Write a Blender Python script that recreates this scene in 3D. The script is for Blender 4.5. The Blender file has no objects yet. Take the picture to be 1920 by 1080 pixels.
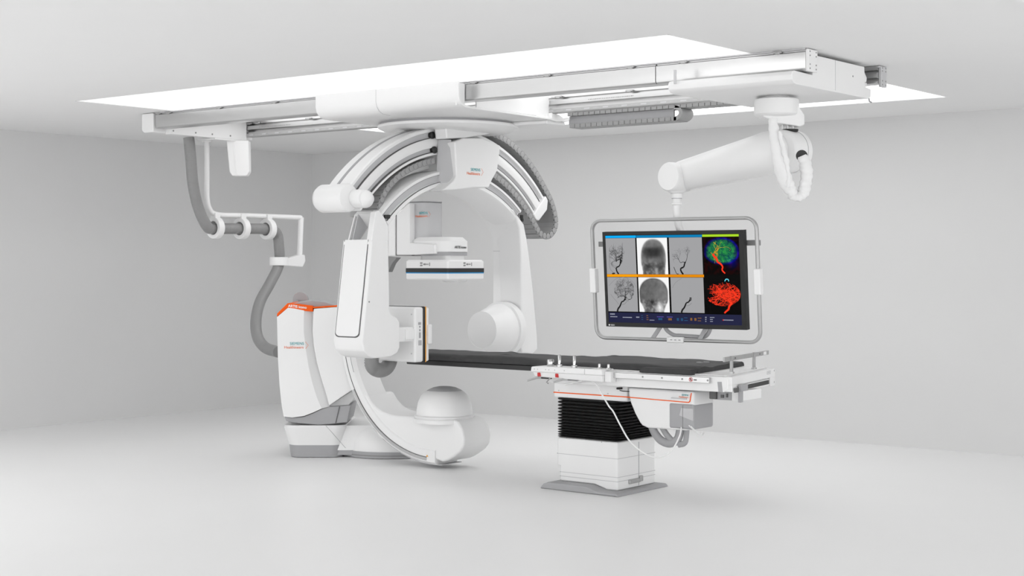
import bpy, bmesh, math, random
from mathutils import Vector, Matrix
random.seed(7)
C = bpy.context.scene.collection
PI = math.pi

# ------------------------------------------------------------------ camera frame
YAW = math.atan2(2218, 2808)
FOC = 2808.0; CX = 960.0; HY = 497.0; EYE = 1.6; CEIL = 2.915
FW = Vector((-math.sin(YAW), math.cos(YAW), 0)); RT = Vector((math.cos(YAW), math.sin(YAW), 0))
def ray(px, py):
    return FW + RT*((px-CX)/FOC) + Vector((0, 0, (HY-py)/FOC))
def at(px, py, x=None, y=None, z=None, d=None):
    r = ray(px, py); o = Vector((0, 0, EYE))
    if d is not None: t = d
    elif x is not None: t = x/r.x
    elif y is not None: t = y/r.y
    else: t = (z-EYE)/r.z
    return o + r*t
def LD(l, d, z): return RT*l + FW*d + Vector((0, 0, z))

# ------------------------------------------------------------------ materials
MATS = {}
def mat(name, col, rough=.5, metal=0.0, emit=0.0, spec=.5, noise=0.0, nscale=20.0, bump=0.0, stretch=None, coat=0.0):
    m = bpy.data.materials.new(name); m.use_nodes = True
    nt = m.node_tree; b = nt.nodes['Principled BSDF']
    b.inputs['Base Color'].default_value = (*col, 1); b.inputs['Roughness'].default_value = rough
    b.inputs['Metallic'].default_value = metal; b.inputs['Specular IOR Level'].default_value = spec
    b.inputs['Coat Weight'].default_value = coat
    if emit:
        b.inputs['Emission Color'].default_value = (*col, 1); b.inputs['Emission Strength'].default_value = emit
    if noise or bump:
        tc = nt.nodes.new('ShaderNodeTexCoord'); mp = nt.nodes.new('ShaderNodeMapping'); nz = nt.nodes.new('ShaderNodeTexNoise')
        nz.inputs['Scale'].default_value = nscale; nz.inputs['Detail'].default_value = 4
        nt.links.new(tc.outputs['Object'], mp.inputs['Vector']); nt.links.new(mp.outputs['Vector'], nz.inputs['Vector'])
        if stretch: mp.inputs['Scale'].default_value = stretch
        if noise:
            mx = nt.nodes.new('ShaderNodeMix'); mx.data_type = 'RGBA'
            mx.inputs[6].default_value = (*[c*(1-noise) for c in col], 1); mx.inputs[7].default_value = (*[min(1, c*(1+noise)) for c in col], 1)
            nt.links.new(nz.outputs['Fac'], mx.inputs[0]); nt.links.new(mx.outputs[2], b.inputs['Base Color'])
        if bump:
            bp = nt.nodes.new('ShaderNodeBump'); bp.inputs['Strength'].default_value = bump; bp.inputs['Distance'].default_value = .01
            nt.links.new(nz.outputs['Fac'], bp.inputs['Height']); nt.links.new(bp.outputs['Normal'], b.inputs['Normal'])
    MATS[name] = m
    return m
mat('wall_paint', (.69, .69, .69), .9, spec=.1, noise=.01, nscale=3)
mat('ceiling_paint', (.86, .86, .86), .9, spec=.1, noise=.01, nscale=2)
mat('floor_resin', (.88, .88, .88), .38, spec=.25, noise=.012, nscale=1.5)
mat('white', (.81, .81, .81), .32, spec=.4, noise=.008, nscale=8)
mat('soft_white', (.80, .80, .80), .45, noise=.008, nscale=8)
mat('pale_grey', (.52, .52, .53), .45, noise=.01)
mat('grey', (.36, .36, .37), .5, noise=.02)
mat('mid_grey', (.25, .25, .25), .5, noise=.03)
mat('dark_grey', (.10, .10, .10), .5, noise=.03)
mat('black', (.012, .012, .012), .45, noise=.1)
mat('aluminium', (.60, .60, .60), .30, metal=1, noise=.03, nscale=6, stretch=(1, 40, 60))
mat('frame_metal', (.40, .40, .40), .35, metal=.4, noise=.02)
mat('steel', (.42, .42, .42), .4, metal=.6, noise=.05)
mat('chrome', (.55, .55, .55), .12, metal=1)
mat('hose_plastic', (.25, .25, .25), .42, noise=.04)
mat('chain_plastic', (.31, .31, .31), .5, noise=.05)
mat('chain_light', (.33, .33, .33), .5, noise=.05)
mat('mattress_fabric', (.036, .036, .037), .7, noise=.15, nscale=30, bump=.15)
mat('carbon', (.02, .02, .021), .4, noise=.1)
mat('rubber', (.018, .018, .018), .3, noise=.1)
mat('orange', (.86, .11, .004), .5, spec=.2, noise=.01)
mat('amber_stripe', (.9, .42, .06), .4, noise=.01)
mat('blue_stripe', (.01, .28, .62), .4, noise=.01)
mat('teal_ink', (.0, .33, .36), .5, noise=.01)
mat('orange_ink', (.80, .16, .03), .5, noise=.01)
mat('grey_ink', (.12, .12, .12), .5, noise=.01)
mat('white_ink', (.85, .85, .85), .5, noise=.01)
mat('red_button', (.55, .02, .02), .35, noise=.01)
mat('bezel', (.020, .020, .020), .5, spec=.25, noise=.05)
mat('cloth_sleeve', (.78, .78, .78), .8, noise=.02, bump=.3, nscale=25)
def emit_mat(name, col, s=1.0):
    m = bpy.data.materials.new(name); m.use_nodes = True; nt = m.node_tree
    b = nt.nodes['Principled BSDF']; b.inputs['Base Color'].default_value = (0, 0, 0, 1); b.inputs['Roughness'].default_value = .3
    b.inputs['Specular IOR Level'].default_value = .04
    b.inputs['Emission Color'].default_value = (*col, 1); b.inputs['Emission Strength'].default_value = s
    MATS[name] = m; return m
S = 1.0
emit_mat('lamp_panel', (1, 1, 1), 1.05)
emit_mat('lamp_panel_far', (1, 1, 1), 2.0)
emit_mat('fill_panel_left', (1, 1, 1), 2.75)  # glow of the added fill panel on the left, out of view
emit_mat('fill_panel_near', (1, 1, 1), 0.7)  # glow of the other added fill panels, out of view
emit_mat('scr_black', (.0, .0, .0), S); emit_mat('scr_grey', (.36, .36, .37), S); emit_mat('scr_ink', (.006, .006, .006), S)
emit_mat('scr_softink', (.15, .15, .155), S); emit_mat('scr_white', (.95, .95, .95), S); emit_mat('scr_cyan', (.0, .42, .95), S)
emit_mat('scr_teal', (.0, .22, .50), S); emit_mat('scr_lime', (.42, .72, .02), S); emit_mat('scr_orange', (.95, .35, .0), S)
emit_mat('scr_amber', (.80, .26, .0), S); emit_mat('scr_navy', (.016, .018, .055), S); emit_mat('scr_red', (.95, .04, .012), S)
emit_mat('scr_red_dim', (.5, .03, .01), S); emit_mat('scr_yellow', (.55, .42, .02), S); emit_mat('scr_label', (.38, .40, .48), S)
emit_mat('scr_blue_label', (.02, .10, .22), S); emit_mat('scr_amber_label', (.30, .14, .03), S); emit_mat('scr_violet', (.10, .07, .35), S)
emit_mat('scr_sky', (.15, .75, .9), S)
def image_mat():
    m = bpy.data.materials.new('scr_image'); m.use_nodes = True; nt = m.node_tree
    b = nt.nodes['Principled BSDF']; b.inputs['Base Color'].default_value = (0, 0, 0, 1); b.inputs['Specular IOR Level'].default_value = .04
    a = nt.nodes.new('ShaderNodeAttribute'); a.attribute_name = 'picture'; nt.links.new(a.outputs['Color'], b.inputs['Emission Color']); b.inputs['Emission Strength'].default_value = S
    MATS['scr_image'] = m
image_mat()

# ------------------------------------------------------------------ mesh builder
def root_inv(p):
    while p.parent: p = p.parent
    return p['_inv_'] if False else ROOTS[p.name]
ROOTS = {}
class MB:
    def __init__(s): s.v = []; s.f = []; s.m = []; s.uv = {}
    def add(s, vs, fs, mi=0):
        o = len(s.v); s.v += [Vector(q) for q in vs]
        for q in fs: s.f.append([o+i for i in q]); s.m.append(mi)
        return s
    def box(s, x0, x1, y0, y1, z0, z1, mi=0):
        vs = [(x, y, z) for x in (x0, x1) for y in (y0, y1) for z in (z0, z1)]
        return s.add(vs, [(0, 1, 3, 2), (4, 6, 7, 5), (0, 4, 5, 1), (2, 3, 7, 6), (0, 2, 6, 4), (1, 5, 7, 3)], mi)
    def obox(s, c, ax, ay, az, hx, hy, hz, mi=0):
        vs = [c+ax*(i*hx)+ay*(j*hy)+az*(k*hz) for i in (-1, 1) for j in (-1, 1) for k in (-1, 1)]
        return s.add(vs, [(0, 1, 3, 2), (4, 6, 7, 5), (0, 4, 5, 1), (2, 3, 7, 6), (0, 2, 6, 4), (1, 5, 7, 3)], mi)
    def prism(s, pts, off, mi=0):
        n = len(pts); off = Vector(off); pts = [Vector(p) for p in pts]
        return s.add(pts+[p+off for p in pts], [tuple(range(n)), tuple(range(2*n-1, n-1, -1))]+[(i, (i+1) % n, n+(i+1) % n, n+i) for i in range(n)], mi)
    def rings(s, secs, closed=False, cap=True, mi=0):
        n = len(secs[0]); k = len(secs); fs = []
        vs = [p for q in secs for p in q]
        for a in range(k if closed else k-1):
            b = (a+1) % k
            for i in range(n):
                j = (i+1) % n; fs.append((a*n+i, a*n+j, b*n+j, b*n+i))
        if cap and not closed: fs += [tuple(range(n)), tuple((k-1)*n+i for i in range(n-1, -1, -1))]
        return s.add(vs, fs, mi)
    def tube(s, pts, r, n=12, mi=0, cap=True, flat=1.0):
        pts = [Vector(p) for p in pts]; k = len(pts)
        rs = r if isinstance(r, (list, tuple)) else [r]*k
        T = [(pts[min(i+1, k-1)]-pts[max(i-1, 0)]).normalized() for i in range(k)]
        up = Vector((0, 0, 1)) if abs(T[0].z) < .9 else Vector((1, 0, 0))
        N = (up-T[0]*up.dot(T[0])).normalized(); secs = []
        for i in range(k):
            N = (N-T[i]*N.dot(T[i])).normalized(); B = T[i].cross(N)
            secs.append([pts[i]+N*(math.cos(a)*rs[i])+B*(math.sin(a)*rs[i]*flat) for a in [2*PI*j/n for j in range(n)]])
        return s.rings(secs, cap=cap, mi=mi)
    def lathe(s, prof, o, axis=(0, 0, 1), n=40, mi=0):
        o = Vector(o); A = Vector(axis).normalized(); up = Vector((0, 0, 1)) if abs(A.z) < .9 else Vector((1, 0, 0))
        U = (up-A*up.dot(A)).normalized(); W = A.cross(U)
        secs = [[o+A*h+(U*math.cos(a)+W*math.sin(a))*max(r, 1e-4) for a in [2*PI*j/n for j in range(n)]] for r, h in prof]
        return s.rings(secs, mi=mi)
    def arc(s, plane, c, prof, a0, a1, n=48, mi=0):
        # profile: (w, R) w along the arc's axis; angle from vertical, towards +
        secs = []
        for i in range(n+1):
            a = math.radians(a0+(a1-a0)*i/n)
            if plane == 'yz': secs.append([Vector((w, c[0]+R*math.sin(a), c[1]+R*math.cos(a))) for w, R in prof])
            else: secs.append([Vector((c[0]+R*math.sin(a), w, c[1]+R*math.cos(a))) for w, R in prof])
        return s.rings(secs, mi=mi)
    def sph(s, c, r, n=16, mi=0, sc=(1, 1, 1)):
        c = Vector(c); secs = []
        for i in range(1, n):
            t = PI*i/n
            secs.append([c+Vector((sc[0]*r*math.sin(t)*math.cos(a), sc[1]*r*math.sin(t)*math.sin(a), sc[2]*r*math.cos(t))) for a in [2*PI*j/(2*n) for j in range(2*n)]])
        return s.rings(secs, mi=mi)
    def skew(s):
        for q in s.v: q.x -= .19*(q.y-8.5)
        return s
    def build(s, name, mats, parent=None, bevel=0, seg=3, smooth=38, label=None, kind=None, uvf=None, recalc=True):
        if isinstance(mats, str): mats = [mats]
        me = bpy.data.meshes.new(name)
        inv = ROOTS[top(parent).name] if parent else Matrix.Identity(4)
        me.from_pydata([inv @ q for q in s.v], [], s.f)
        for m in mats: me.materials.append(MATS[m])
        for p, mi in zip(me.polygons, s.m): p.material_index = mi
        if recalc:
            b = bmesh.new(); b.from_mesh(me); bmesh.ops.recalc_face_normals(b, faces=b.faces); b.to_mesh(me); b.free()
        if uvf:
            ul = me.uv_layers.new(name='UVMap')
            for lp in me.loops: ul.data[lp.index].uv = uvf(s.v[lp.vertex_index])
        me.shade_smooth(); me.set_sharp_from_angle(angle=math.radians(smooth))
        o = bpy.data.objects.new(name, me); C.objects.link(o)
        if parent: o.parent = parent
        if bevel:
            md = o.modifiers.new('bevel', 'BEVEL'); md.width = bevel; md.segments = seg; md.limit_method = 'ANGLE'
            md.angle_limit = math.radians(30); md.harden_normals = True; md.use_clamp_overlap = True
        if label: o['label'] = label
        if kind: o['kind'] = kind
        if not parent: ROOTS[o.name] = Matrix.Identity(4)
        return o
    def split(s, name, mats, parent=None, **kw):
        par = list(range(len(s.v)))
        def fd(i):
            while par[i] != i: par[i] = par[par[i]]; i = par[i]
            return i
        for q in s.f:
            for i in q[1:]: par[fd(i)] = fd(q[0])
        comps = {}
        for q, m in zip(s.f, s.m): comps.setdefault(fd(q[0]), []).append((q, m))
        first = None
        for fs in comps.values():
            c = MB(); ids = {}
            for q, m in fs:
                for i in q:
                    if i not in ids: ids[i] = len(c.v); c.v.append(s.v[i])
                c.f.append([ids[i] for i in q]); c.m.append(m)
            o = c.build(name, mats, parent, **kw); first = first or o
        return first
def top(p):
    while p.parent: p = p.parent
    return p
def thing(name, label, cat, loc=(0, 0, 0), group=None):
    o = bpy.data.objects.new(name, None); C.objects.link(o); o.location = loc; o.empty_display_size = .1
    o['label'] = label; o['category'] = cat
    if group: o['group'] = group
    ROOTS[o.name] = Matrix.Translation(-Vector(loc)); return o
def tag(o, label, cat, group=None):
    o['label'] = label; o['category'] = cat
    if group: o['group'] = group
    return o
def smooth_path(pts, n=8):
    P = [Vector(p) for p in pts]; out = []
    P = [P[0]*2-P[1]]+P+[P[-1]*2-P[-2]]
    for i in range(1, len(P)-2):
        for k in range(n):
            t = k/n; a, b, c, d = P[i-1:i+3]
            out.append(.5*((2*b)+(c-a)*t+(2*a-5*b+4*c-d)*t*t+(3*b-a-3*c+d)*t**3))
    out.append(P[-2]); return out
def resample(pts, step):
    out = [pts[0].copy()]; acc = 0
    for a, b in zip(pts, pts[1:]):
        L = (b-a).length; d = step-acc
        while d <= L:
            out.append(a.lerp(b, d/L)); d += step
        acc = (acc+L) % step
    return out
def text(name, body, size, o, xd, yd, m, parent, thick=.0006, bold=0.0, align='LEFT'):
    cu = bpy.data.curves.new(name, 'FONT'); cu.body = body; cu.size = size; cu.extrude = thick; cu.offset = bold; cu.align_x = align
    tmp = bpy.data.objects.new('tmp', cu); C.objects.link(tmp)
    dg = bpy.context.evaluated_depsgraph_get(); dg.update()
    me = bpy.data.meshes.new_from_object(tmp.evaluated_get(dg)); bpy.data.objects.remove(tmp)
    xd = Vector(xd).normalized(); yd = Vector(yd).normalized(); zd = xd.cross(yd)
    M = Matrix.Translation(Vector(o)) @ Matrix((xd, yd, zd)).transposed().to_4x4()
    me.transform(ROOTS[top(parent).name] @ M); me.materials.clear(); me.materials.append(MATS[m])
    ob = bpy.data.objects.new(name, me); C.objects.link(ob); ob.parent = parent
    return ob
def logo(parent, o, xd, s):
    """two-line wordmark with a dotted chevron; s = cap height, o = lower left of the lower line"""
    xd = Vector(xd).normalized(); up = Vector((0, 0, 1)); o = Vector(o); n = xd.cross(up)
    text('logo_text', 'SIEMENS', s*1.35, o+up*s*1.32+xd*s*2.05, xd, up, 'teal_ink', parent, bold=0)
    text('logo_text', 'Healthineers', s*1.35, o, xd, up, 'orange_ink', parent, bold=0)
    b = MB()
    for k in range(7):
        t = abs(k-3); c = o+xd*(s*(8.55-.28*t))+up*(s*(1.15+.36*(k-3)))
        b.lathe([(s*.13, 0), (s*.13, .0006)], c, n, n=10)
    b.build('logo_chevron', 'orange_ink', parent)

# ================================================================== THE ROOM
WX, WY = -12.88, 12.47
def struct(name, b, m): 
    o = b.build(name, m); o['kind'] = 'structure'; return o
struct('floor', MB().box(WX-.2, 5, -5, WY+.2, -.1, 0), 'floor_resin')
struct('wall_left', MB().box(WX-.2, WX, -5, WY+.2, 0, CEIL), 'wall_paint')
struct('wall_back', MB().box(WX, 5, WY, WY+.2, 0, CEIL), 'wall_paint')
PX0, PX1, PY0, PY1 = -10.2, -4.59, 7.25, 11.32
b = MB()
b.box(WX-.2, 5, -5, PY0, CEIL, CEIL+.12); b.box(WX-.2, 5, PY1, WY+.2, CEIL, CEIL+.12)
b.box(WX-.2, PX0, PY0, PY1, CEIL, CEIL+.12); b.box(PX1, 5, PY0, PY1, CEIL, CEIL+.12)
struct('ceiling', b, 'ceiling_paint')
for (xa, xb2, ya, yb) in ((-12.3, -9.0, -1.0, 4.9), (-8.0, -4.0, -3.0, 1.0), (-2.6, 3.0, -1.2, 2.6), (-2.6, 3.0, 4.4, 8.4)):  # unseen panels added as fill to brighten floor, ceiling and left wall
    q_ = thing('ceiling_light_panel', 'added white fill light panel in the near part of the ceiling, out of view', 'ceiling light', ((xa+xb2)/2, (ya+yb)/2, CEIL), 'added fill light panels')
    MB().box(xa, xb2, ya, yb, CEIL-.02, CEIL-.001).build('diffuser', 'fill_panel_left' if xa < -12 else 'fill_panel_near', q_)
lp = thing('ceiling_light_panel', 'large glowing white rectangular light panel set into the grey ceiling', 'ceiling light', ((PX0+PX1)/2, (PY0+PY1)/2, CEIL))
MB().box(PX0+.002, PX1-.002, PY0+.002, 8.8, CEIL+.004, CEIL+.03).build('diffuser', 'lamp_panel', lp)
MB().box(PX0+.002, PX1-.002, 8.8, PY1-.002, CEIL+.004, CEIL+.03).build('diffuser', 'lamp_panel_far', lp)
b = MB()
for x in (PX0+.004, PX1-.012): b.box(x, x+.008, PY0+.004, PY1-.004, CEIL-.001, CEIL+.006)
for y in (PY0+.004, PY1-.012): b.box(PX0+.004, PX1-.004, y, y+.008, CEIL-.001, CEIL+.006)
b.build('frame', 'soft_white', lp)

# ================================================================== CEILING RAILS
RX0, RX1 = -10.42, -4.205
NY0, NY1 = 8.215, 8.335
FY0, FY1 = 9.22, 9.33
RZ = 2.777
nr = thing('ceiling_rail', 'long brushed aluminium ceiling rail nearest the viewer, running in front of the carriages', 'ceiling rail', ((RX0+RX1)/2, NY0+.06, RZ), 'parallel ceiling rails')
def yzprism(b, prof, x0, x1, mi=0): return b.prism([(x0, y, z) for y, z in prof], (x1-x0, 0, 0), mi)
xs = at(1229, 140, y=NY0).x
prof = [(NY0+.012, 2.906), (NY0+.012, 2.896), (NY0, 2.892), (NY0, RZ+.022), (NY0+.004, RZ+.009), (NY0+.014, RZ+.001), (NY0+.03, RZ), (NY1, RZ), (NY1, 2.906)]
b = MB(); yzprism(b, prof, RX0+.02, xs-.003); yzprism(b, prof, xs+.003, RX1-.02); b.build('rail_profile', 'aluminium', nr, bevel=.0015)
yzprism(MB(), [(NY0+.004, 2.9), (NY0+.004, RZ+.01), (NY1-.01, RZ+.005), (NY1-.01, 2.9)], xs-.0035, xs+.0035).build('seam', 'dark_grey', nr)
MB().box(RX0+.02, RX1-.02, NY0-.004, NY1, 2.906, CEIL-.001).build('mounting_strip', 'pale_grey', nr)
MB().box(RX1-.02, RX1, NY0-.002, NY1+.002, RZ-.002, 2.91).build('end_plate', 'soft_white', nr, bevel=.006)
b = MB()
for y in (NY0+.02, NY1-.02):
    for z in (RZ+.015, RZ+.04, 2.87, 2.895): b.lathe([(.005, 0), (.005, .003)], (RX1-.001, y, z), (1, 0, 0), n=10)
b.split('screw', 'mid_grey', nr)
clip0 = None
def clip(parent, x, y, z=2.9):
    global clip0
    b = MB().box(x-.03, x+.03, y-.014, y+.006, z-.004, z+.010); b.box(x-.012, x+.02, y-.017, y+.002, z-.009, z+.004)
    b.lathe([(.008, 0), (.008, .004)], (x-.018, y-.004, z-.008), (0, 0, 1), n=10)
    b.build('mounting_clip', 'steel', parent, bevel=.002)
for px in (297, 316, 411, 515, 888, 1026, 1182, 1281, 1458): clip(nr, at(px, 200, y=NY0).x, NY0+.004)

fr = thing('ceiling_rail', 'slotted far ceiling rail with printed strip, seen behind the carriages', 'ceiling rail', ((RX0+RX1)/2, FY0+.06, RZ), 'parallel ceiling rails')
b = MB()
prof = [(FY1, 2.912), (FY0+.015, 2.912), (FY0+.015, 2.885), (FY0+.045, 2.880), (FY0+.045, 2.868), (FY0, 2.866), (FY0, 2.833), (FY0+.05, 2.828), (FY0+.05, 2.812), (FY0+.005, 2.808), (FY0+.005, 2.797), (FY1, 2.797)]
yzprism(b, prof, RX0+.02, RX1-.02); b.build('rail_profile', 'aluminium', fr)
b = MB().box(RX0+.03, RX1-.3, FY0-.01, FY1-.02, 2.768, 2.7955); b.build('perforated_strip', 'steel', fr, bevel=.002)
b = MB(); x = RX0+.1
while x < RX1-.4:
    b.box(x, x+.05, FY0-.0115, FY0-.01, 2.778, 2.787); b.box(x+.08, x+.14, FY0-.0115, FY0-.01, 2.7815, 2.7835); x += .17
b.split('slot', 'pale_grey', fr)
for x0 in (-10.2, -6.55):
    b = MB()
    for k in range(26): b.box(x0+.016*k, x0+.016*k+.006+.006*random.random(), FY0-.0008, FY0, 2.846, 2.852)
    b.build('printed_marking', 'mid_grey', fr)
b = MB().box(RX1-.02, RX1, FY0+.03, FY1+.002, 2.775, 2.912); b.box(RX1-.02, RX1, FY0-.002, FY0+.03, 2.90, 2.912)
b.build('end_plate', 'pale_grey', fr, bevel=.004)
b = MB()
for y in (FY0+.045, FY1-.015):
    for z in (2.79, 2.815, 2.88, 2.90): b.lathe([(.005, 0), (.005, .003)], (RX1-.001, y, z), (1, 0, 0), n=10)
b.split('screw', 'mid_grey', fr)
for px in (467, 482, 578, 1047, 1180): clip(fr, at(px, 210, y=FY0).x, FY0+.004, 2.886)

# cross beam at the left end
cb = thing('rail_end_beam', 'white cross beam closing the left ends of both ceiling rails', 'beam', (-10.45, 8.75, 2.73))
b = MB()
pr = [(-10.66, y, z) for y, z in []]
b.prism([(-10.58, 8.205, 2.912), (-10.58, 8.205, 2.765), (-10.55, 8.205, 2.745), (-10.425, 8.205, 2.745), (-10.425, 8.205, 2.912)], (0, 1.14, 0))
b.build('end_cap', 'white', cb, bevel=.012)
MB().box(-10.424, -10.36, 8.34, 9.215, 2.735, 2.90).split('side_panel', 'soft_white', cb, bevel=.004)
b = MB()
for px in (325, 367, 398, 432): 
    p = at(px, 252, x=-10.36); b.lathe([(.008, 0), (.008, .003)], (-10.361, p.y, 2.765), (1, 0, 0), n=10)
b.split('screw', 'mid_grey', cb)
MB().box(-10.6, -10.36, 8.84, 9.22, 2.722, 2.735).build('bottom_plate', 'white', cb, bevel=.003)

sb = thing('ceiling_sensor_box', 'small tapered white box hanging below the left end of the ceiling rails', 'box', (-10.37, 9.1, 2.722))
b = MB()
def q(px, py): return at(px, py, d=13.55)
A = [q(425, 264), q(437, 262), q(445, 326), q(437, 331), q(430, 322)]
b.prism([q(424, 263), q(466, 263), q(467, 322), q(462, 330), q(435, 330), q(430, 322)], FW*.12)
b.build('cover', 'white', sb, bevel=.012)
b = MB().prism([q(436, 266), q(438.5, 266), q(446, 326), q(443, 327)], FW*-.004); b.build('edge_ridge', 'white', sb, bevel=.001)

# hose support boom: pole down, then towards the back, rings below
hb = thing('hose_support_boom', 'white tubular boom with three rings carrying the grey hose', 'hose support', at(388, 262, d=13.56))
p0 = at(388, 263, d=13.56)
zt = 2.06
p1 = Vector((p0.x, p0.y, zt+.16)); e = at(542, 408, z=1.985)
yE = 10.12
path = [p0, Vector((p0.x, p0.y, 2.4)), p1, Vector((p0.x, p0.y+.03, zt+.05)), Vector((p0.x, p0.y+.13, zt)), Vector((p0.x, p0.y+.5, zt)), Vector((p0.x-.03, yE, zt))]
MB().tube(smooth_path(path, 8), .024, 16).build('pole', 'white', hb)
MB().lathe([(.045, 0), (.045, .015), (.03, .02)], p0-Vector((0, 0, .018)), (0, 0, 1), n=24).build('flange', 'white', hb)
endp = Vector((p0.x-.03, yE, zt))
MB().tube([endp, endp-Vector((0, 0, .06)), endp-Vector((0, .02, .44))], [.03, .027, .027], 16).build('drop_tube', 'white', hb)
def ring(c, name='hose_ring'):
    b = MB(); n = 36
    secs = []
    for i in range(n):
        a = 2*PI*i/n; d = Vector((math.cos(a), 0, math.sin(a)))
        secs.append([c+d*.098+Vector((0, -.032, 0)), c+d*.098+Vector((0, .032, 0)), c+d*.06+Vector((0, .032, 0)), c+d*.06+Vector((0, -.032, 0))])
    b.rings(secs, closed=True)
    b.box(c.x-.035, c.x+.035, c.y-.03, c.y+.03, c.z+.085, c.z+.14)
    b.build(name, 'white', hb, bevel=.006)
hz = zt-.122
ryc = []
for px in (404, 453, 502):
    yy = at(px, 425, x=p0.x).y; ryc.append(yy); ring(Vector((p0.x, yy, hz)))
cz = 1.60
clampc = Vector((p0.x+.03, 10.02, cz))
b = MB(); secs = []
cpt = at(523, 490, x=p0.x)
for i in range(28):
    a = 2*PI*i/28; d = Vector((math.cos(a), math.sin(a), 0))
    secs.append([cpt+d*.088+Vector((0, 0, -.04)), cpt+d*.088+Vector((0, 0, .04)), cpt+d*.062+Vector((0, 0, .04)), cpt+d*.062+Vector((0, 0, -.04))])
b.rings(secs, closed=True); b.build('hose_clamp', 'white', hb, bevel=.006)
MB().prism([(endp.x+.03, endp.y+.03, 1.70), (endp.x+.03, endp.y-.04, 1.70), (cpt.x+.03, cpt.y+.05, cpt.z+.02), (cpt.x+.03, cpt.y+.05, cpt.z-.04), (endp.x+.03, endp.y-.0, 1.58), (endp.x+.03, endp.y+.04, 1.64)], (-.06, 0, 0)).build('clamp_bracket', 'white', hb, bevel=.01)

X = p0.x
hp = [at(354, 258, d=13.35), at(358, 300, d=13.35), at(362, 345, d=13.38), at(372, 390, d=13.45)]
hp += [at(388, 424, d=13.52)]
hp += [Vector((X, ryc[0]-.02, hz-.005)), Vector((X, ryc[1], hz)), Vector((X, ryc[2]-.02, hz))]
hp += [at(518, 437, x=X), at(523, 460, x=X), at(523, 495, x=X), at(507, 530, x=X+.1), at(488, 565, x=X+.2), at(480, 600, x=X+.35), at(483, 632, x=X+.5), at(498, 652, x=X+.65), at(522, 660, x=X+.9)]
sp = resample(smooth_path(hp, 10), .005)
rr = [.050 if i % 3 else .0475 for i in range(len(sp))]
tag(MB().tube(sp, rr, 20).build('corrugated_hose', 'hose_plastic', smooth=60), 'grey corrugated hose hanging from the ceiling through white rings into the floor stand', 'hose')

# ================================================================== CEILING C-ARM (lateral plane)
IX, IY, IZ = -7.77, 8.98, 1.07
ca = thing('ceiling_c_arm', 'white C-arm hanging from the ceiling carriage, its arch spanning across the patient table', 'C-arm x-ray machine', (IX, IY, 2.72), 'C-arms')
X0, X1 = -8.32, -6.88
b = MB()
out = [(8.095, 2.905), (8.095, 2.81), (8.105, 2.775), (8.13, 2.745), (8.17, 2.727), (8.25, 2.722), (9.40, 2.712), (9.43, 2.72), (9.44, 2.75)]
inn = [(9.425, 2.75), (9.42, 2.732), (9.39, 2.727), (8.25, 2.737), (8.18, 2.742), (8.145, 2.758), (8.122, 2.783), (8.112, 2.81), (8.112, 2.905)]
yzprism(b, out+inn, X0, X1)
cc = b.build('carriage_cover', 'white', ca, bevel=.004)
xm = at(705, 165, y=8.095).x
MB().prism([(xm-.0015, y, z) for y, z in [(8.0935, 2.90), (8.0935, 2.81), (8.1035, 2.774), (8.129, 2.743), (8.17, 2.7255), (8.25, 2.7205), (8.25, 2.723), (8.17, 2.728), (8.131, 2.746), (8.106, 2.776), (8.096, 2.81), (8.096, 2.90)]], (.003, 0, 0)).build('seam', 'pale_grey', cc)
b = MB(); b.box(X1-.045, X1-.035, NY1+.005, 9.21, 2.74, 2.90); b.box(X1-.045, X1-.035, 8.12, NY0-.008, 2.74, 2.90)
b.box(X0+.035, X0+.045, NY1+.005, 9.21, 2.74, 2.90); b.split('side_panel', 'soft_white', ca)
# far end hook of the cover
b = MB(); yzprism(b, [(9.2, 2.768), (9.2, 2.712), (9.27, 2.705), (9.36, 2.715), (9.36, 2.74), (9.30, 2.76)], X1-.035, X1+.0); b.build('cover_hook', 'white', ca, bevel=.004)
# turntable
MB().lathe([(.30, .0), (.53, .0), (.558, -.004), (.562, -.012), (.556, -.026), (.51, -.048), (.46, -.056), (.2, -.058)], (IX+.02, IY+.02, 2.704), (0, 0, 1), n=64).build('turntable', 'white', ca)
MB().lathe([(.54, .0), (.54, -.02), (.4, -.021)], (IX+.02, IY+.02, 2.7235), (0, 0, 1), n=64).build('turntable_gap', 'grey', ca)
b = MB()
b.prism([at(px, py, x=-7.52) for px, py in [(836, 240), (838, 260), (872, 259), (910, 253), (948, 243), (956, 234), (912, 228)]], (-.12, 0, 0))
b.build('turret', 'white', ca, bevel=.012)
b = MB(); b.prism([(IX+.35, IY+.15, 2.715), (IX+.45, IY+.40, 2.715), (X1-.03, IY+.44, 2.715), (X1-.03, IY+.2, 2.715)], (0, 0, -.03)); b.build('bottom_fairing', 'white', ca, bevel=.012)
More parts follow.
